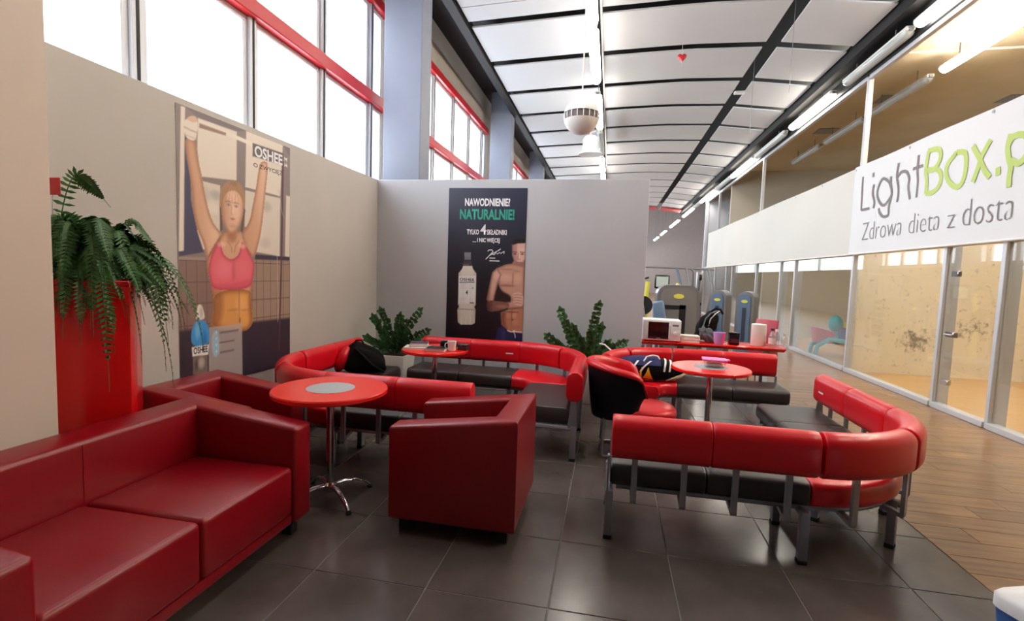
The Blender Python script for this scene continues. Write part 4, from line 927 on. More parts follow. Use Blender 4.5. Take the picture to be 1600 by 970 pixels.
def posters():
    # woman with barbell, on the left partition
    y0, y1, z0, z1 = 3.12, 4.42, .56, 2.685; xw = XL
    t = thing('poster', 'large poster of a woman in a pink top lifting a bar, on left partition', 'poster', (xw, (y0+y1)/2, z0))
    def P(u, v, d=.006): return Vector((d, u-(y0+y1)/2, v-z0))
    bxo('backing_board', (.0005, -(y1-y0)/2, 0, .005, (y1-y0)/2, z1-z0), M_whitem, t)
    ink_grid('poster_print', y1-3.12, z1-.56, 190, 300, paint_woman, ((.006, 3.12-(y0+y1)/2, 0), (0, 1, 0), (0, 0, 1)), t, .78)
    f = lambda u, v: P(u, v, .0072)
    text_obj('lettering', 'OSHEE', (3.925, 2.492, 4.305, 2.592), f, M_txtw, t, .03)
    text_obj('lettering', 'O ZWYCIĘŻ', (3.91, 2.388, 4.30, 2.448), f, M_txtk, t, .01)
    text_obj('lettering', 'OSHEE', (3.243, .834, 3.38, .886), f, M_txtk, t, .02)
    bm = NB(); u, v = 4.355, 2.535
    for a in range(4):
        c, s = math.cos(a*PI/2+.785), math.sin(a*PI/2+.785); q = [(-.5, .5), (.5, .5), (.0, 1.35)]
        bm.faces.new([bm.verts.new(P(u+.024*(x*c-y*s), v+.05*(x*s+y*c), .0072)) for x, y in q])
    obj('emblem', bm, M_txtw, t, 0)
    # man with bottle, on the back partition
    x0, x1, z0m, z1m = -2.12, -1.08, .62, 2.625
    t = thing('poster', 'black poster with a bottle and shirtless man, on back partition', 'poster', ((x0+x1)/2, YB, z0m))
    def P2(u, v, d=.006): return Vector((u-(x0+x1)/2, -d, v-z0m))
    bxo('backing_board', (-(x1-x0)/2, -.005, 0, (x1-x0)/2, -.0005, z1m-z0m), M_black, t)
    ink_grid('poster_print', x1-x0, z1m-z0m, 180, 330, paint_man, ((-(x1-x0)/2, -.006, 0), (1, 0, 0), (0, 0, 1)), t, .9)
    f2 = lambda u, v: P2(u, v, .0072)
    for s, r, m, b in (('NAWODNIENIE?', (-1.90, 2.393, -1.30, 2.495), M_txtw, .032), ('NATURALNIE!', (-1.965, 2.22, -1.238, 2.357), M_teal, .03), ('TYLKO', (-1.863, 2.028, -1.70, 2.094), M_txtw, .03), ('4', (-1.683, 2.028, -1.603, 2.16), M_txtw, .012),
                       ('SKŁADNIKI', (-1.593, 2.028, -1.332, 2.096), M_txtw, .028), ('...', (-1.784, 1.928, -1.735, 1.94), M_txtw, .02), ('I NIC WIĘCEJ', (-1.722, 1.915, -1.42, 1.988), M_txtw, .03), ('OSHEE', (-1.947, 1.42, -1.744, 1.458), M_txtk, .02), ('4', (-1.86, 1.238, -1.827, 1.30), M_txtk, .01)):
        text_obj('lettering', s, r, f2, m, t, b)
    bm = NB()
    def ribbon(bm, pts, wd, fn):
        pts = [Vector(p) for p in pts]; L, R_ = [], []
        for i, p in enumerate(pts):
            d = (pts[min(i+1, len(pts)-1)]-pts[max(i-1, 0)]).normalized(); n = Vector((-d.y, d.x))*wd/2; L.append(bm.verts.new(fn(*(p+n)))); R_.append(bm.verts.new(fn(*(p-n))))
        for i in range(len(pts)-1): bm.faces.new((L[i], L[i+1], R_[i+1], R_[i]))
    ribbon(bm, [(-1.6, 1.71), (-1.545, 1.77), (-1.505, 1.812), (-1.52, 1.835), (-1.56, 1.832), (-1.575, 1.815)], .011, f2)
    ribbon(bm, [(-1.56, 1.755), (-1.50, 1.79), (-1.44, 1.825), (-1.405, 1.85)], .010, f2)
    ribbon(bm, [(-1.52, 1.785), (-1.49, 1.77), (-1.465, 1.80), (-1.445, 1.782), (-1.42, 1.805), (-1.40, 1.79), (-1.375, 1.812), (-1.355, 1.822), (-1.362, 1.79)], .009, f2)
    obj('signature', bm, M_txtw, t, 0)
    bm = NB(); random.seed(4)
    for v, u0, u1 in ((1.728, -1.549, -1.475), (1.694, -1.549, -1.416)):
        u = u0
        while u < u1: L = random.uniform(.007, .012); ribbon(bm, [(u, v), (min(u+L, u1), v)], .015, f2); u += L+.003
    obj('small_print', bm, M_txtw, t, 0)
posters()

# ================================================================== BANNERS ON THE GLASS WALL
def banner(name, label, ya, yb, x, z0, z1, m, amp, seed):
    rnd = random.Random(seed); ph = [rnd.uniform(0, 6) for _ in range(6)]
    t = thing(name, label, 'banner', (x, (ya+yb)/2, z0)); bm = NB(); ny, nz = int((yb-ya)/.09), 16; G = []
    yc = (ya+yb)/2
    for i in range(ny+1):
        r = []
        for k in range(nz+1):
            y = ya+(yb-ya)*i/ny; z = z0+(z1-z0)*k/nz; q = k/nz
            d = amp*(math.sin(y*1.9+q*2.2+ph[0])+.6*math.sin(y*4.3-q*3+ph[1])+.5*math.sin(y*.8+q*5+ph[2]))*math.sin(PI*min(1, q*.9+.1))
            r.append(bm.verts.new((d-.012, y-yc, z-z0-.012*math.sin(PI*i/ny*3)**2*q)))
        G.append(r)
    for a, b in zip(G, G[1:]):
        for k in range(nz): bm.faces.new((a[k], b[k], b[k+1], a[k+1]))
    obj('banner_cloth', bm, m, t, 80)
    obj('hem_rod', tube(NB(), [(-.012, ya-yc, .0), (-.012, yb-yc, .0)], .014, 8), M_whitem, t)
    n = int((yb-ya)/1.5)
    for k in range(n+1):
        o = obj('eyelet', lathe(NB(), [(.012, 0), (.02, .002), (.012, .004)], 12), M_steel, t); o.rotation_euler = (0, -PI/2, 0); o.location = (-.018, (ya-yc)+.05+((yb-ya)-.1)*k/max(1, n), (z1-z0)-.05)
    return t, yc
banner('plain_banner', 'long plain cream cloth banner along the glass wall, beyond the lettered one', 9.70, 23.2, 4.155, 2.07, 3.57, M_banner2, .010, 2)
t, yc = banner('lettered_banner', 'white banner with grey and lime lettering hung on the glass wall', 3.4, 9.78, 4.115, 2.07, 3.57, M_banner, .0016, 3)
def stroke(bm, pts, wd, fn):
    pts = [Vector(p)/1000 for p in pts]; out = []
    for i in range(len(pts)-1):
        p0, p1, p2, p3 = pts[max(0, i-1)], pts[i], pts[i+1], pts[min(len(pts)-1, i+2)]
        for k in range(6):
            u = k/6; out.append(.5*((2*p1)+(-p0+p2)*u+(2*p0-5*p1+4*p2-p3)*u*u+(-p0+3*p1-3*p2+p3)*u**3))
    out.append(pts[-1]); L, R_ = [], []
    for i, p in enumerate(out):
        d = out[min(i+1, len(out)-1)]-out[max(i-1, 0)]; d.normalize(); n = Vector((-d.y, d.x))*wd/2; L.append(bm.verts.new(fn(p+n))); R_.append(bm.verts.new(fn(p-n)))
    for i in range(len(out)-1): bm.faces.new((L[i], L[i+1], R_[i+1], R_[i]))
bfn = lambda p, d=0: (-.019-d, p.x-yc, p.y-2.07)
for k_, (c, pts) in enumerate(STROKES):
    bm = NB(); stroke(bm, pts, .044 if c == 'g' else .068, lambda p: bfn(p, .0006*(k_ % 4))); obj('lettering', bm, M_grey if c == 'g' else M_lime, t, 0)
for s, r in (('Zdrowa', (9.33, 2.285, 8.176, 2.57)), ('dieta', (8.01, 2.285, 7.33, 2.56)), ('z', (7.19, 2.285, 7.046, 2.445)), ('dosta', (6.92, 2.285, 6.14, 2.592))):
    text_obj('lettering', s, r, lambda u, v: (-.019, u-yc, v-2.07), M_grey, t, -.022)

# ================================================================== COUNTER AND WHAT STANDS ON IT
M_dark = mat('dark_plastic', lin(26, 22, 26), .25)
M_screen = mat('oven_window', lin(12, 10, 12), .12, coat=.4)
M_paper = mat('paper', lin(226, 222, 214), .8)
M_card = mat('dark_book_cover', lin(52, 54, 74), .6)
M_purple = mat('lilac_plastic', lin(196, 158, 218), .35)
M_pink = mat('pink_plastic', lin(222, 90, 170), .35)
M_clearp = glass_mat('clear_plastic', (.93, .92, .93, 1), .1, .15)
M_blackcloth = mat('black_cloth', lin(11, 11, 13), .9, spec=.2, bump=.5, bscale=40)
M_greycloth = mat('grey_cloth', lin(96, 100, 104), .85, bump=.5, bscale=40)
M_bluecloth = mat('navy_cloth', lin(26, 32, 86), .8, bump=.4, bscale=40)
M_yellow = mat('yellow_print', lin(236, 196, 30), .5)
M_beige = mat('beige_piping', lin(226, 210, 176), .6)
M_mach = mat('machine_silver', lin(150, 150, 152), .3, metal=.6)
M_machd = mat('machine_shell_grey', lin(132, 128, 124), .4, metal=.15)
M_machb = mat('blue_grey_panel', lin(100, 122, 148), .4)
M_limey = mat('yellow_green_frame', lin(226, 220, 90), .4)
M_whiteish = mat('monitor_pale', lin(190, 205, 198), .3)
M_tealp = mat('teal_plastic', lin(10, 150, 160), .35)
M_bluep = mat('blue_plastic', lin(24, 60, 130), .4)
M_redp = mat('rose_plastic', lin(180, 40, 62), .4)
M_binblue = mat('bin_blue', lin(60, 100, 160), .4)

def counter():
    t = thing('counter', 'long thin red counter top behind the right bench, microwave at its left end', 'counter', (1.3, 6.7, 0))
    bm = NB(); hexa(bm, [(-.86, -.22, .70), (.80, -.25, .70), (.92, .20, .70), (-.90, .26, .70), (-.88, -.25, .74), (.82, -.28, .74), (.95, .22, .74), (-.92, .28, .74)], .006, 2)
    obj('worktop', bm, M_table, t)
    bxo('support_panel', (.66, -.16, 0, .76, .14, .70), M_whitem, t, .01, 2); bxo('support_panel', (-.80, -.14, 0, -.74, .2, .70), M_whitem, t, .01, 2)
counter()
CZ = .741
def microwave():
    t = thing('microwave', 'white microwave oven with dark door on the left end of the red counter', 'microwave', (.675, 6.66, CZ), math.radians(-1))
    w, h, d = .235, .275, .16
    bxo('casing', (-w, -d, .012, w, d, h), M_white, t, .008, 2)
    bxo('door', (-w+.004, -d-.014, .018, .105, -d+.001, h-.006), M_white, t, .006, 2)
    bxo('door_window', (-w+.07, -d-.018, .035, .085, -d-.012, h-.025), M_screen, t, .004, 1)
    pnl = bxo('control_panel', (.108, -d-.012, .018, w-.004, -d+.001, h-.006), M_white, t, .005, 2)
    bxo('display', (.13, -d-.014, h-.075, w-.03, -d-.010, h-.05), M_steel, t, .002, 1)
    k = obj('dial', lathe(NB(), [(.022, 0), (.02, .018), (.0, .02)], 18), M_whitem, t); k.rotation_euler = (PI/2, 0, 0); k.location = (.165, -d-.012, .11)
    bxo('brand_strip', (-.06, -d-.0195, .042, -.01, -d-.0175, .05), M_steel, t)
    for sx in (-1, 1):
        for sy in (-1, 1): obj('foot', lathe(NB(), [(.012, 0), (.012, .014)], 10, (sx*.19, sy*.12, 0)), M_rubber, t)
microwave()
def counter_items():
    for k, (dz, a, col) in enumerate(((0, 0, M_paper), (.035, 3, M_paper), (.068, -2, M_whitem))):
        h = .03 if k < 2 else .022
        t = tag(bxo('paper_bundle', (-.115, -.09, 0, .115, .09, h), col, None, .003, 1), ('lowest', 'middle', 'topmost')[k]+' white paper bundle of the stack beside the microwave', 'paper', 'paper bundles beside the microwave'); t.location = (1.03, 6.62, CZ+dz); t.rotation_euler.z = math.radians(a)
    # cup
    t = thing('tumbler', 'lilac and pink plastic tumbler on the red counter', 'cup', (1.37, 6.53, CZ))
    obj('cup_body', lathe(NB(), [(.05, 0), (.056, .01), (.072, .155), (.067, .155), (.05, .012), (0, .012)], 24, capt=False), M_purple, t)
    o = obj('pink_half', lathe(NB(), [(.0575, .012), (.0735, .15)], 24, capb=False, capt=False), M_pink, t); o['label'] = 'pink side band'
    bmx = o.data; 
    bm = NB(); bm.from_mesh(bmx); bmesh.ops.delete(bm, geom=[v for v in bm.verts if v.co.x < .012], context='VERTS'); bm.to_mesh(bmx); bm.free()
    t = thing('storage_tin', 'small dark square tin on the red counter between tumbler and paper roll', 'tin', (1.56, 6.62, CZ))
    bxo('tin_body', (-.058, -.05, 0, .058, .05, .13), M_dark, t, .006, 2); bxo('lid', (-.06, -.052, .13, .06, .052, .155), M_dark, t, .006, 2)
    o = bxo('tin_label', (-.05, -.0515, .03, .05, -.0502, .08), mat('plum', lin(72, 40, 56), .4), t); o['label'] = 'plum label'
    t = thing('paper_roll', 'white kitchen paper roll standing on the right of the red counter', 'paper roll', (1.86, 6.66, CZ))
    obj('roll', lathe(NB(), [(.03, .0), (.085, 0), (.088, .01), (.088, .265), (.083, .272), (.022, .272), (.022, .20)], 30, capb=False, capt=True), M_paper, t, 35)
    for (x, y, lab, hh, r, capm, bm_) in ((1.99, 6.56, 'milky bottle with dark cap beside the paper roll', .235, .042, M_card, M_clearp), (2.07, 6.66, 'clear bottle with white cap near the counter end', .215, .038, M_white, M_clearp), (2.13, 6.56, 'low clear bottle with clear stopper at the counter end', .185, .04, M_clearp, M_clearp)):
        t = thing('bottle', lab, 'bottle', (x, y, CZ), 0)
        obj('bottle_body', lathe(NB(), [(r*.9, 0), (r, .01), (r, hh*.55), (r*.85, hh*.68), (r*.42, hh*.82), (r*.42, hh*.9)], 20), bm_, t, 50)
        obj('bottle_cap', lathe(NB(), [(r*.5, hh*.88), (r*.5, hh)], 16), capm, t)
        if capm is M_card: obj('bottle_label', lathe(NB(), [(r*1.01, hh*.2), (r*1.01, hh*.5)], 20, capb=False, capt=False), M_paper, t)
    t = thing('rucksack', 'dark rucksack with pale grey straps slumped on the red counter', 'bag', (1.27, 6.885, CZ))
    bm = NB(); bmesh.ops.create_icosphere(bm, subdivisions=4, radius=1)
    for v in bm.verts:
        x, y, z = v.co; n = .06*math.sin(7*x+3*z)+.05*math.sin(9*z-4*y+2); s = 1+n
        v.co = Vector((.125*x*s+.07*z, .11*y*s, max(0, .20+.20*z*s-.02*abs(x))))
    obj('bag_body', bm, M_blackcloth, t)
    for q, (m, w) in enumerate(((M_greycloth, .018), (M_whitem, .012))):
        obj('strap', tube(NB(), [(-.05+q*.06, -.10, .20), (-.03+q*.06, -.12, .30), (.03+q*.06, -.11, .37), (.11+q*.03, -.06, .40), (.16, 0, .38)], w, 8, sq=.4), m, t)
    obj('top_handle', tube(NB(), [(.05, -.03, .39), (.1, -.03, .43), (.17, 0, .42), (.20, 0, .36)], .014, 8), M_blackcloth, t)
    t = thing('scarf', 'crumpled grey scarf lying in front of the rucksack on the counter', 'scarf', (1.16, 6.69, CZ+0))
    bm = NB(); bmesh.ops.create_icosphere(bm, subdivisions=4, radius=1)
    for v in bm.verts:
        x, y, z = v.co; s = 1+.12*math.sin(9*x+4*z)+.08*math.sin(11*y+7*z)
        v.co = Vector((.10*x*s-.03*z, .065*y*s, max(0, .085+.10*z*s)))
        if v.co.z > 0 and x < -.1: v.co.z += .02
    bm2 = bm
    for v in bm2.verts: v.co.x += .1
    obj('scarf_folds', bm2, M_greycloth, t)
counter_items()

# ================================================================== THINGS ON TABLES AND BENCHES
def table_things():
    TZ = .7505; cx, cy = -1.72, 4.78
    def bk(nm, lab, cat, x, y, rz, w, d, h, m, z=0, pages=None, grp=None):
        t = thing(nm, lab, cat, (x, y, TZ+z), rz, grp)
        bxo('page_block', (-w/2+.004, -d/2+.004, .002, w/2-.003, d/2-.004, h-.002), pages or M_paper, t)
        bxo('cover', (-w/2, -d/2, 0, w/2, d/2, .003), m, t); bxo('cover', (-w/2, -d/2, h-.003, w/2, d/2, h), m, t); bxo('spine', (-w/2, -d/2, 0, -w/2+.003, d/2, h), m, t)
    bk('magazine', 'thick open white magazine at the left edge of the book table', 'magazine', -1.88, 4.70, .2, .25, .20, .022, M_paper, grp=None)
    bk('notebook', 'dark blue notebook lying on the white magazine', 'notebook', -1.865, 4.715, .25, .18, .14, .042, M_card, .0225)
    bk('book', 'grey paperback book in the middle of the book table', 'book', -1.655, 4.64, .05, .20, .14, .028, M_steel)
    bk('leaflet', 'black and silver thin booklet on the grey book', 'leaflet', -1.655, 4.65, .15, .17, .11, .010, M_dark, .0285)
    t = thing('pencil_case', 'small black pouch behind the mug on the book table', 'pouch', (-1.60, 4.86, TZ), .1)
    bm = NB(); box(bm, -.09, -.04, 0, .09, .04, .075, .028, 3); obj('pouch_body', bm, M_blackcloth, t); obj('zip', tube(NB(), [(-.075, 0, .076), (.075, 0, .076)], .003, 6), M_steel, t)
    t = thing('mug', 'white ceramic mug with a handle on the book table', 'mug', (-1.515, 4.70, TZ), .3)
    obj('mug_body', lathe(NB(), [(.03, 0), (.037, .004), (.044, .088), (.046, .095), (.041, .095), (.034, .012), (0, .012)], 28, capt=False), M_white, t, 50)
    obj('handle', tube(NB(), [(-.04, 0, .078), (-.064, 0, .074), (-.07, 0, .05), (-.062, 0, .026), (-.037, 0, .022)], .006, 8), M_white, t)
    t = thing('sugar_box', 'small dark brown box at the right edge of the book table', 'box', (-1.425, 4.80, TZ), -.2)
    bxo('box_body', (-.05, -.04, 0, .05, .04, .045), mat('dark_brown_card', lin(60, 20, 22), .5), t, .004, 1); bxo('lid', (-.051, -.041, .045, .051, .041, .058), M_dark, t, .003, 1)
    t = thing('lunch_box', 'clear plastic lunch box with a pink lid on the right round table', 'lunch box', (.97, 4.76, TZ+.0025), -.1)
    bm = NB(); hexa(bm, [(-.08,-.06,0),(.08,-.06,0),(.08,.06,0),(-.08,.06,0),(-.1,-.075,.06),(.1,-.075,.06),(.1,.075,.06),(-.1,.075,.06)], .012, 2); obj('box_body', bm, M_clearp, t)
    o = bxo('contents', (-.07, -.05, .006, .07, .05, .035), M_beige, t, .01, 2); o['label'] = 'pale food inside'
    bxo('lid', (-.106, -.081, .06, .106, .081, .076), mat('pale_pink_plastic', lin(226, 130, 196), .35), t, .006, 2); bxo('lid_tab', (.106, -.03, .062, .13, .03, .075), M_pink, t, .003, 1)
table_things()
def sports_bag():
    t = thing('sports_bag', 'navy and black sports bag with yellow triangles and white stripes, on red corner seat', 'bag', (.45, 5.52, .442), math.radians(4)); t.scale = (1.12, 1.1, 1.05)
    bm = NB(); n, m = 28, 20; R = []
    for i in range(n+1):
        u = i/n; x = -.34+.68*u; s = (math.sin(PI*min(1, max(0, u*.96+.02))))**.38; r = []
        for k in range(m):
            a = 2*PI*k/m; wy, wz = .15*s, .115*s; sag = 1+.08*math.sin(5*x+2*a)
            y = wy*math.copysign(abs(math.cos(a))**.8, math.cos(a)); z = .118+wz*math.copysign(abs(math.sin(a))**.75, math.sin(a))*sag
            r.append(bm.verts.new((x, y, max(.001, z-.03*max(0, u-.5)*(z/.2)))))
        R.append(r)
    for a, b in zip(R, R[1:]):
        for k in range(m): bm.faces.new((a[k], a[(k+1) % m], b[(k+1) % m], b[k]))
    bm.faces.new(R[0][::-1]); bm.faces.new(R[-1]); obj('bag_body', bm, M_blackcloth, t, 60)
    def patch(nm, poly, mt, lift=.006):
        bm = NB(); g = []
        for x, q in poly:      # q: angle on the front flank, 0 low .. 1 top
            a = -PI+ (-.15-1.35*q) ; u = (x+.34)/.68; s = (math.sin(PI*min(1, max(0, u*.96+.02))))**.38; sag = 1+.08*math.sin(5*x+2*(a % (2*PI)))
            an = PI+1.5*(q-.5)*-1; an = -PI/2-1.2+0*q
            an = PI+ (.55-1.75*q)
            y = (.15*s+lift)*math.copysign(abs(math.cos(an))**.8, math.cos(an)); z = .118+(.115*s+lift)*math.copysign(abs(math.sin(an))**.75, math.sin(an))*sag
            g.append(bm.verts.new((x, y, max(.006, z))))
        for i in range(1, len(g)-1): bm.faces.new((g[0], g[i], g[i+1]))
        return obj(nm, bm, mt, t, 0)
    F = lambda nm, x0, x1, q0, q1, mt, sh=0: patch(nm, [(x0, q0), (x1, q0), (x1+sh, (q0+q1)/2), (x1+2*sh, q1), (x0+2*sh, q1), (x0+sh, (q0+q1)/2)], mt)
    bm = NB()
    def surf(x, an, lift):
        u = (x+.34)/.68; s = (math.sin(PI*min(1, max(0, u*.96+.02))))**.38; sag = 1+.08*math.sin(5*x+2*an)
        return (x, (.15*s+lift)*math.copysign(abs(math.cos(an))**.8, math.cos(an)), max(.004, .118+(.115*s+lift)*math.copysign(abs(math.sin(an))**.75, math.sin(an))*sag-.03*max(0, u-.5)*.5))
    def sheet(nm, x0, x1, a0, a1, mt, lift, sh=0, nx=10, na=8):
        bm = NB(); G = [[bm.verts.new(surf(x0+(x1-x0)*i/nx+sh*k/na, a0+(a1-a0)*k/na, lift)) for k in range(na+1)] for i in range(nx+1)]
        for a, b in zip(G, G[1:]):
            for k in range(na): bm.faces.new((a[k], b[k], b[k+1], a[k+1]))
        return obj(nm, bm, mt, t, 60)
    sheet('top_panel', -.31, .10, PI*.12, PI*.88, M_bluecloth, .004)['label'] = 'navy top panel'
    # front flank angles: PI*1.25 low .. PI*.85 high
    for x0, sh in ((-.10, .10), (-.18, .06)): sheet('stripe', x0, x0+.02, PI*1.02, PI*.72, M_white, .009, sh, 2, 8)
    for x0 in (.12, .17): sheet('stripe', x0, x0+.018, PI*1.0, PI*.45, M_white, .009, .03, 2, 8)
    for x0, x1, sh in ((-.07, .03, .05), (-.115, -.075, .035)):
        bm = NB(); G = []
        for k in range(7):
            f = k/6; an = PI*1.18-PI*.24*f; xa = x0+sh*f; xb = x1-(x1-x0-sh)*f*1.0
            G.append([bm.verts.new(surf(xa+(max(xb, xa+.006)-xa)*i/3, an, .009)) for i in range(4)])
        for a, b in zip(G, G[1:]):
            for i in range(3): bm.faces.new((a[i], a[i+1], b[i+1], b[i]))
        obj('triangle_print', bm, M_yellow, t, 0)
    for x0, x1 in ((-.12, -.05), (-.045, .0), (.005, .04)): sheet('lettering_bar', x0, x1, PI*1.25, PI*1.21, M_beige, .009, 0, 3, 2)
    for k in range(3):
        obj('piping', tube(NB(), [surf(.16+.06*k+.02*q*q, PI*1.32-.28*q, .008) for q in range(6)], .008, 6), M_beige, t)
    obj('carry_strap', tube(NB(), [surf(-.06, PI*.75, .008), (-.03, -.09, .25), (.03, -.06, .262), (.08, -.04, .25), surf(.10, PI*.6, .008)], .008, 8), M_white, t)
    obj('carry_strap', tube(NB(), [surf(-.30, PI*.6, .004), (-.36, .02, .28), (-.42, .06, .33), (-.47, .08, .335)], .008, 8), M_white, t)
sports_bag()
def black_rucksack():
    t = thing('rucksack', 'black rucksack with a red side, slumped on the left corner bench seat', 'bag', (-2.52, 4.86, .442), math.radians(20))
    bm = NB(); bmesh.ops.create_icosphere(bm, subdivisions=4, radius=1)
    for v in bm.verts:
        x, y, z = v.co; s = 1+.05*math.sin(6*x+3*z)+.04*math.sin(8*y+5*z)
        q = (z+1)/2; wx = .30*(1-.62*q)+.02; v.co = Vector((x*s*wx*1.0-.09*q+.0, y*s*.17*(1-.3*q), max(0, .15+.165*math.copysign(abs(z)**.8, z)*s)))
    obj('bag_body', bm, M_blackcloth, t)
    bm = NB(); bmesh.ops.create_icosphere(bm, subdivisions=3, radius=1)
    for v in bm.verts: x, y, z = v.co; v.co = Vector((-.285+.075*x+.05*(z+1), -.03+.13*y, max(0, .135+.14*z)))
    o = obj('side_pocket', bm, M_red, t); o['label'] = 'red side pocket'
    obj('strap', tube(NB(), [(-.1, -.11, .27), (-.02, -.15, .2), (.08, -.16, .1), (.2, -.14, .02)], .016, 8, sq=.5), M_blackcloth, t)
    obj('top_handle', tube(NB(), [(-.13, -.02, .30), (-.10, -.02, .335), (-.05, -.01, .335), (-.03, 0, .30)], .009, 8), M_blackcloth, t)
black_rucksack()

# ================================================================== HANGING THINGS
def sphere_speaker():
    z = 3.40; r = .208
    t = thing('sphere_speaker', 'white sphere loudspeaker with a slotted grey belt hanging from the ceiling', 'loudspeaker', (-.42, 6.0, z))
    prof = lambda a0, a1, k, rr=r: [(rr*math.cos(a0+(a1-a0)*i/k), rr*math.sin(a0+(a1-a0)*i/k)) for i in range(k+1)]
    obj('upper_shell', lathe(NB(), prof(.16, PI/2-.001, 12)+[(0, r)], 36, capb=True, capt=False), M_white, t, 60)
    obj('lower_shell', lathe(NB(), [(0, -r)]+prof(-PI/2+.001, -.22, 12), 36, capb=False, capt=True), M_whitem, t, 60)
    o = obj('speaker_grille', lathe(NB(), prof(-.22, .16, 4, r*.93), 36), mat('grille_grey', lin(112, 100, 98), .6), t, 60); o['label'] = 'dark grey grille belt'
    for k in range(18):
        a = 2*PI*k/18; obj('rib', tube(NB(), [(math.cos(a)*r*.985*math.cos(b), math.sin(a)*r*.985*math.cos(b), r*.985*math.sin(b)) for b in (-.22, -.03, .16)], .006, 6), M_white, t)
    obj('cord', tube(NB(), [(0, 0, r-.003), (.0, 0, zc(-.42)-z)], .008, 8), M_whitem, t)
    obj('cord_collar', lathe(NB(), [(.03, r-.005), (.02, r+.03), (.008, r+.04)], 16), M_white, t)
sphere_speaker()
def spot():
    t = thing('cylinder_spotlight', 'white cylindrical spotlight under the middle tube row, beyond the sphere', 'spotlight', (-.66, 13.2, 4.62))
    obj('lamp_body', lathe(NB(), [(.20, .1), (.20, .42), (.15, .5), (.05, .52)], 28), M_white, t)
    obj('lamp_rim', lathe(NB(), [(.17, .06), (.30, .04), (.30, .07), (.20, .11)], 28), M_white, t)
    obj('arm', tube(NB(), [(.0, 0, .5), (.0, 0, .60), (.12, 0, .63)], .03, 8), M_whitem, t); obj('lens', lathe(NB(), [(.17, .07), (.0, .075)], 20), M_steel, t)
spot()
def heart():
    t = thing('heart_balloon', 'tiny red heart balloon against the white ceiling', 'balloon', (1.07, 9.55, 5.48))
    P = [(.16*math.sin(a)**3*.5, (.13*math.cos(a)-.05*math.cos(2*a)-.02*math.cos(3*a)-.01*math.cos(4*a))*.55) for a in [2*PI*k/28 for k in range(28)]]
    bm = NB(); R = [[bm.verts.new((x*s, yy, z*s)) for x, z in P] for yy, s in ((-.035, .5), (-.025, .85), (0, 1), (.025, .85), (.035, .5))]
    for a, b in zip(R, R[1:]):
        for k in range(28): bm.faces.new((a[k], a[(k+1) % 28], b[(k+1) % 28], b[k]))
    bm.faces.new(R[0][::-1]); bm.faces.new(R[-1]); obj('balloon_skin', bm, M_redpaint, t, 60)
    obj('string', tube(NB(), [(0, 0, -.08), (.01, 0, -.12)], .003, 5), M_whitem, t); obj('hanger', tube(NB(), [(0, 0, .05), (0, 0, .22)], .003, 5), M_whitem, t)
heart()
t = tag(bxo('ceiling_sensor', (-.11, -.06, -.05, .11, .06, 0), M_white, None, .012, 2), 'small white box sensor on the black ceiling joint', 'sensor'); t.location = (2.55, 11.75, 5.62)
for x, y, lab in ((2.56, 8.5, 'thin steel cable hanging from the black ceiling joint, nearer one'), (2.56, 10.7, 'thin steel cable hanging from the black ceiling joint, farther one')):
    t = tag(obj('hanging_cable', tube(NB(), [(0, 0, 0), (0, 0, -1.6)], .004, 6), M_steel), lab, 'cable'); t.location = (x, y, 6.05)
def door_sign():
    t = thing('paper_sign', 'white paper sign with a black number on the near glass pane', 'sign', (4.19, 5.92, 1.93)); bxo('paper_sheet', (-.003, -.16, -.10, 0, .16, .11), M_paper, t)
    text_obj('lettering', '2', (.13, -.06, .07, .07), lambda u, v: (-.0045, u, v), M_txtk, t, .03)
    bxo('paper_sheet', (-.003, -.16, -.17, 0, .16, -.13), M_paper, t)
door_sign()

# ================================================================== GYM BEYOND THE COUNTER
def arch_machine(nm, lab, loc, rz, w, h, d, front, side):
    t = thing(nm, lab, 'gym machine', loc, rz); r = min(w*.42, .2)
    def outl(ins): 
        W, H, rr = w/2-ins, h-ins, r-ins*.6; P = [(-W, ins), (W, ins)]
        for k in range(9): a = PI/2*k/8; P.append((W-rr+rr*math.cos(a), H-rr+rr*math.sin(a)))
        for k in range(9): a = PI/2+PI/2*k/8; P.append((-W+rr+rr*math.cos(a), H-rr+rr*math.sin(a)))
        return P
    obj('housing', prism(NB(), outl(0), lambda u, v, q: (u, q-d/2, v), d), side, t)
    obj('front_shell', prism(NB(), outl(.055), lambda u, v, q: (u, q-d/2-.02, v), .03), front, t)
    o = obj('round_badge', prism(NB(), [(.45*r*math.cos(2*PI*k/20), h-.2+.22*r*math.sin(2*PI*k/20)) for k in range(20)], lambda u, v, q: (u, q-d/2-.028, v), .01), M_limey, t, 0); o['label'] = 'yellow oval badge'
    return t
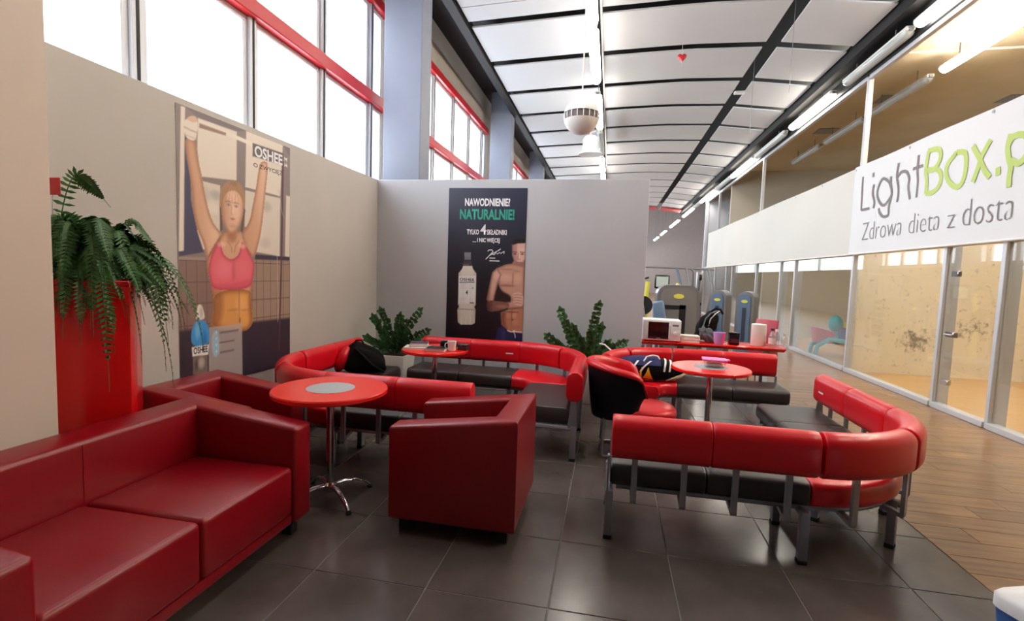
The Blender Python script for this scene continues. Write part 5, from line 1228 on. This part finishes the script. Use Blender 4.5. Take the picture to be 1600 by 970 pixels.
def gym():
    t = arch_machine('weight_machine', 'silver arch shaped weight machine standing behind the microwave', (1.22, 9.5, 0), 0, .74, 1.43, .45, M_machd, M_mach)
    bxo('stack_slot', (.02, -.256, .30, .13, -.245, 1.08), M_black, t); bxo('slot_header', (-.26, -.256, 1.0, .12, -.246, 1.07), M_black, t, .004, 1)
    bm = NB(); hexa(bm, [(-.42, -.5, .55), (-.16, -.5, .5), (-.16, -.42, .5), (-.42, -.42, .55), (-.46, -.44, 1.12), (-.27, -.44, 1.16), (-.27, -.34, 1.16), (-.46, -.34, 1.12)], .04, 3); o = obj('back_pad', bm, M_machb, t); o['label'] = 'blue grey padded back'
    bxo('seat_pad', (-.46, -.75, .45, -.12, -.38, .53), M_machb, t, .03, 3); bxo('seat_post', (-.33, -.6, 0, -.25, -.5, .46), M_mach, t, .006, 1); bxo('foot_plate', (-.5, -.8, 0, .37, -.2, .04), M_mach, t, .01, 1)
    for x, y, s in ((2.36, 11.35, 'left'), (2.80, 10.95, 'right')):
        t = arch_machine('weight_tower', 'tall rounded silver weight tower by the glass wall, %s one of two' % s, (x, y, 0), math.radians(-28), .34, 1.33, .42, M_machb, M_mach)
        bxo('stack_slot', (-.03, -.246, .2, .03, -.236, 1.0), M_card, t); bxo('foot_plate', (-.17, -.21, 0, .17, .21, .04), M_mach, t, .01, 1)
    t = thing('cable_station', 'steel cable crossover frame with a long top bar in the gym', 'gym machine', (1.35, 13.2, 0))
    for x in (-.62, .72):
        obj('upright', tube(NB(), [(x, 0, 0), (x, 0, 1.72), (x+(.08 if x < 0 else -.08), 0, 1.82)], .03, 8), M_mach, t); bxo('foot_plate', (x-.2, -.3, 0, x+.2, .3, .04), M_mach, t, .01, 1)
    obj('top_bar', tube(NB(), [(-.56, 0, 1.82), (1.2, 0, 1.80)], .022, 8), M_mach, t)
    for x, m in ((.30, M_machb), (.52, M_mach), (1.05, M_mach)): obj('cable_arm', tube(NB(), [(x, -.05, 1.8), (x+.12, -.1, 1.35), (x+.05, -.15, .9), (x-.05, -.1, .3)], .03, 8), m, t)
    for z in (.35, .5, .65, .8, .95, 1.1): bxo('weight_plate', (.62, -.2, z, .86, .1, z+.11), M_black, t, .01, 1)
    t = thing('pulley_column', 'slender silver pulley column in the gym beside the glass wall', 'gym machine', (2.35, 14.0, 0)); bxo('column_body', (-.08, -.08, .04, .08, .08, 1.75), M_mach, t, .02, 2); bxo('foot_plate', (-.25, -.25, 0, .25, .25, .04), M_mach, t, .01, 1)
    obj('pulley', tube(NB(), [(-.03, -.1, 1.6), (.03, -.1, 1.6)], .08, 16), M_black, t); obj('pull_cable', tube(NB(), [(0, -.12, 1.55), (-.1, -.3, .6)], .01, 6), M_black, t)
    t = thing('cross_trainer', 'cross trainer with yellow green frame and pale monitor at the partition edge', 'gym machine', (.98, 12.0, 0))
    obj('mast', tube(NB(), [(-.1, 0, .1), (-.14, .05, .9), (-.1, .1, 1.45)], .055, 10), M_limey, t); obj('mast', tube(NB(), [(.42, .05, 1.0), (.60, .08, 1.42)], .06, 10), M_limey, t)
    bxo('monitor', (.05, .02, 1.30, .38, .1, 1.62), M_dark, t, .02, 2); bxo('screen', (.08, .012, 1.34, .35, .021, 1.58), M_whiteish, t, .004, 1)
    o = obj('flywheel', tube(NB(), [(-.2, -.1, .9), (-.2, .0, .9)], .22, 24), M_black, t); bxo('base_frame', (-.3, -.6, 0, .3, .4, .08), M_mach, t, .02, 1); obj('pedal_arm', tube(NB(), [(-.22, -.15, .95), (-.1, -.4, .25)], .03, 8), M_mach, t)
    obj('handlebar', tube(NB(), [(-.32, -.1, 1.2), (-.25, -.1, 1.5), (-.1, 0, 1.55)], .022, 8), M_black, t)
    t = thing('exercise_bike', 'dark exercise bike glimpsed between the weight machine and the rucksack', 'gym machine', (1.76, 11.9, 0))
    obj('flywheel_cover', tube(NB(), [(0, -.08, .42), (0, .08, .42)], .26, 24), M_dark, t); obj('seat_post', tube(NB(), [(.1, 0, .3), (.16, 0, .95)], .03, 8), M_mach, t)
    bm = NB(); box(bm, .02, -.09, .95, .3, .09, 1.03, .035, 3); obj('saddle', bm, M_black, t); obj('handlebar', tube(NB(), [(-.1, 0, .5), (-.2, 0, 1.15), (-.12, -.18, 1.22), (0, -.2, 1.2)], .028, 8), M_dark, t); bxo('base_frame', (-.3, -.2, 0, .35, .2, .06), M_mach, t, .02, 1)
    t = thing('red_chair', 'red plastic chair turned sideways behind the counter end', 'chair', (2.05, 7.55, 0), math.radians(-50))
    bm = NB(); box(bm, -.2, -.2, .43, .2, .2, .46, .012, 2); obj('seat', bm, M_redp, t)
    bm = NB(); hexa(bm, [(-.2, .17, .46), (.2, .17, .46), (.2, .2, .46), (-.2, .2, .46), (-.17, .27, 1.0), (.17, .27, 1.0), (.17, .295, 1.0), (-.17, .295, 1.0)], .012, 2); obj('backrest', bm, M_redp, t)
    for sx in (-1, 1):
        for sy in (-1, 1): obj('leg', tube(NB(), [(sx*.17, sy*.17, .44), (sx*.19, sy*.19, 0)], .012, 8), M_steel, t)
gym()
def toy():
    t = thing('toy_seesaw', 'teal, rose and blue plastic seesaw toy inside the far glass court', 'toy', (4.72, 11.6, .0)); t.scale = (.9, .9, .95)
    for x, m, lab in ((-.42, M_redp, 'rose seat side'), (.10, M_bluep, 'blue seat side')):
        bm = NB(); hexa(bm, [(x, -.14, .30), (x+.36, -.14, .30), (x+.36, .14, .30), (x, .14, .30), (x-.04, -.16, .66), (x+.40, -.16, .56 if x < 0 else .66), (x+.40, .16, .56 if x < 0 else .66), (x-.04, .16, .66)], .03, 2); o = obj('seat_shell', bm, m, t); o['label'] = lab
    bm = NB(); bmesh.ops.create_icosphere(bm, subdivisions=3, radius=1)
    for v in bm.verts: v.co = Vector((.02+v.co.x*.15, v.co.y*.16, .74+v.co.z*.19))
    obj('figure_head', bm, M_tealp, t); obj('figure_neck', tube(NB(), [(.02, 0, .30), (.02, 0, .62)], [.15, .08], 14), M_tealp, t)
    obj('rocker', tube(NB(), [(-.44, -.17, .02), (-.40, -.17, .24), (-.15, -.17, .40), (.1, -.17, .38), (.35, -.17, .30), (.52, -.17, .1)], .05, 10), M_tealp, t)
    obj('rocker', tube(NB(), [(-.44, .17, .02), (-.40, .17, .24), (-.15, .17, .40), (.1, .17, .38), (.35, .17, .30), (.52, .17, .1)], .05, 10), M_tealp, t)
    bxo('handle_block', (.16, -.04, .62, .25, .04, .78), M_limey, t, .02, 2)
toy()
def bin_():
    t = thing('waste_bin', 'blue waste bin with white swing rim at the frame corner on the tiles', 'bin', (1.64, 1.95, 0), math.radians(20)); w = .165
    bm = NB(); hexa(bm, [(-w*.8,-w*.8,0),(w*.8,-w*.8,0),(w*.8,w*.8,0),(-w*.8,w*.8,0),(-w,-w,.42),(w,-w,.42),(w,w,.42),(-w,w,.42)], .02, 3); obj('bin_body', bm, M_binblue, t)
    bm = NB(); o, i = w+.012, w*.62
    ring = lambda s, z, r: [bm.verts.new(((s-r)*cx+r*math.cos(a+PI/2*k/4), (s-r)*cy+r*math.sin(a+PI/2*k/4), z)) for cx, cy, a in ((1, 1, 0), (-1, 1, PI/2), (-1, -1, PI), (1, -1, -PI/2)) for k in range(5)]
    R = [ring(o, .40, .05), ring(o, .44, .05), ring(o-.012, .455, .045), ring(i, .475, .03), ring(i-.008, .46, .028), ring(i-.008, .40, .028)]
    for a, b in zip(R, R[1:]):
        for k in range(20): bm.faces.new((a[k], a[(k+1) % 20], b[(k+1) % 20], b[k]))
    obj('rim', bm, M_white, t, 50); bxo('opening', (-i+.01, -i+.01, .395, i-.01, i-.01, .40), M_dark, t)
bin_()
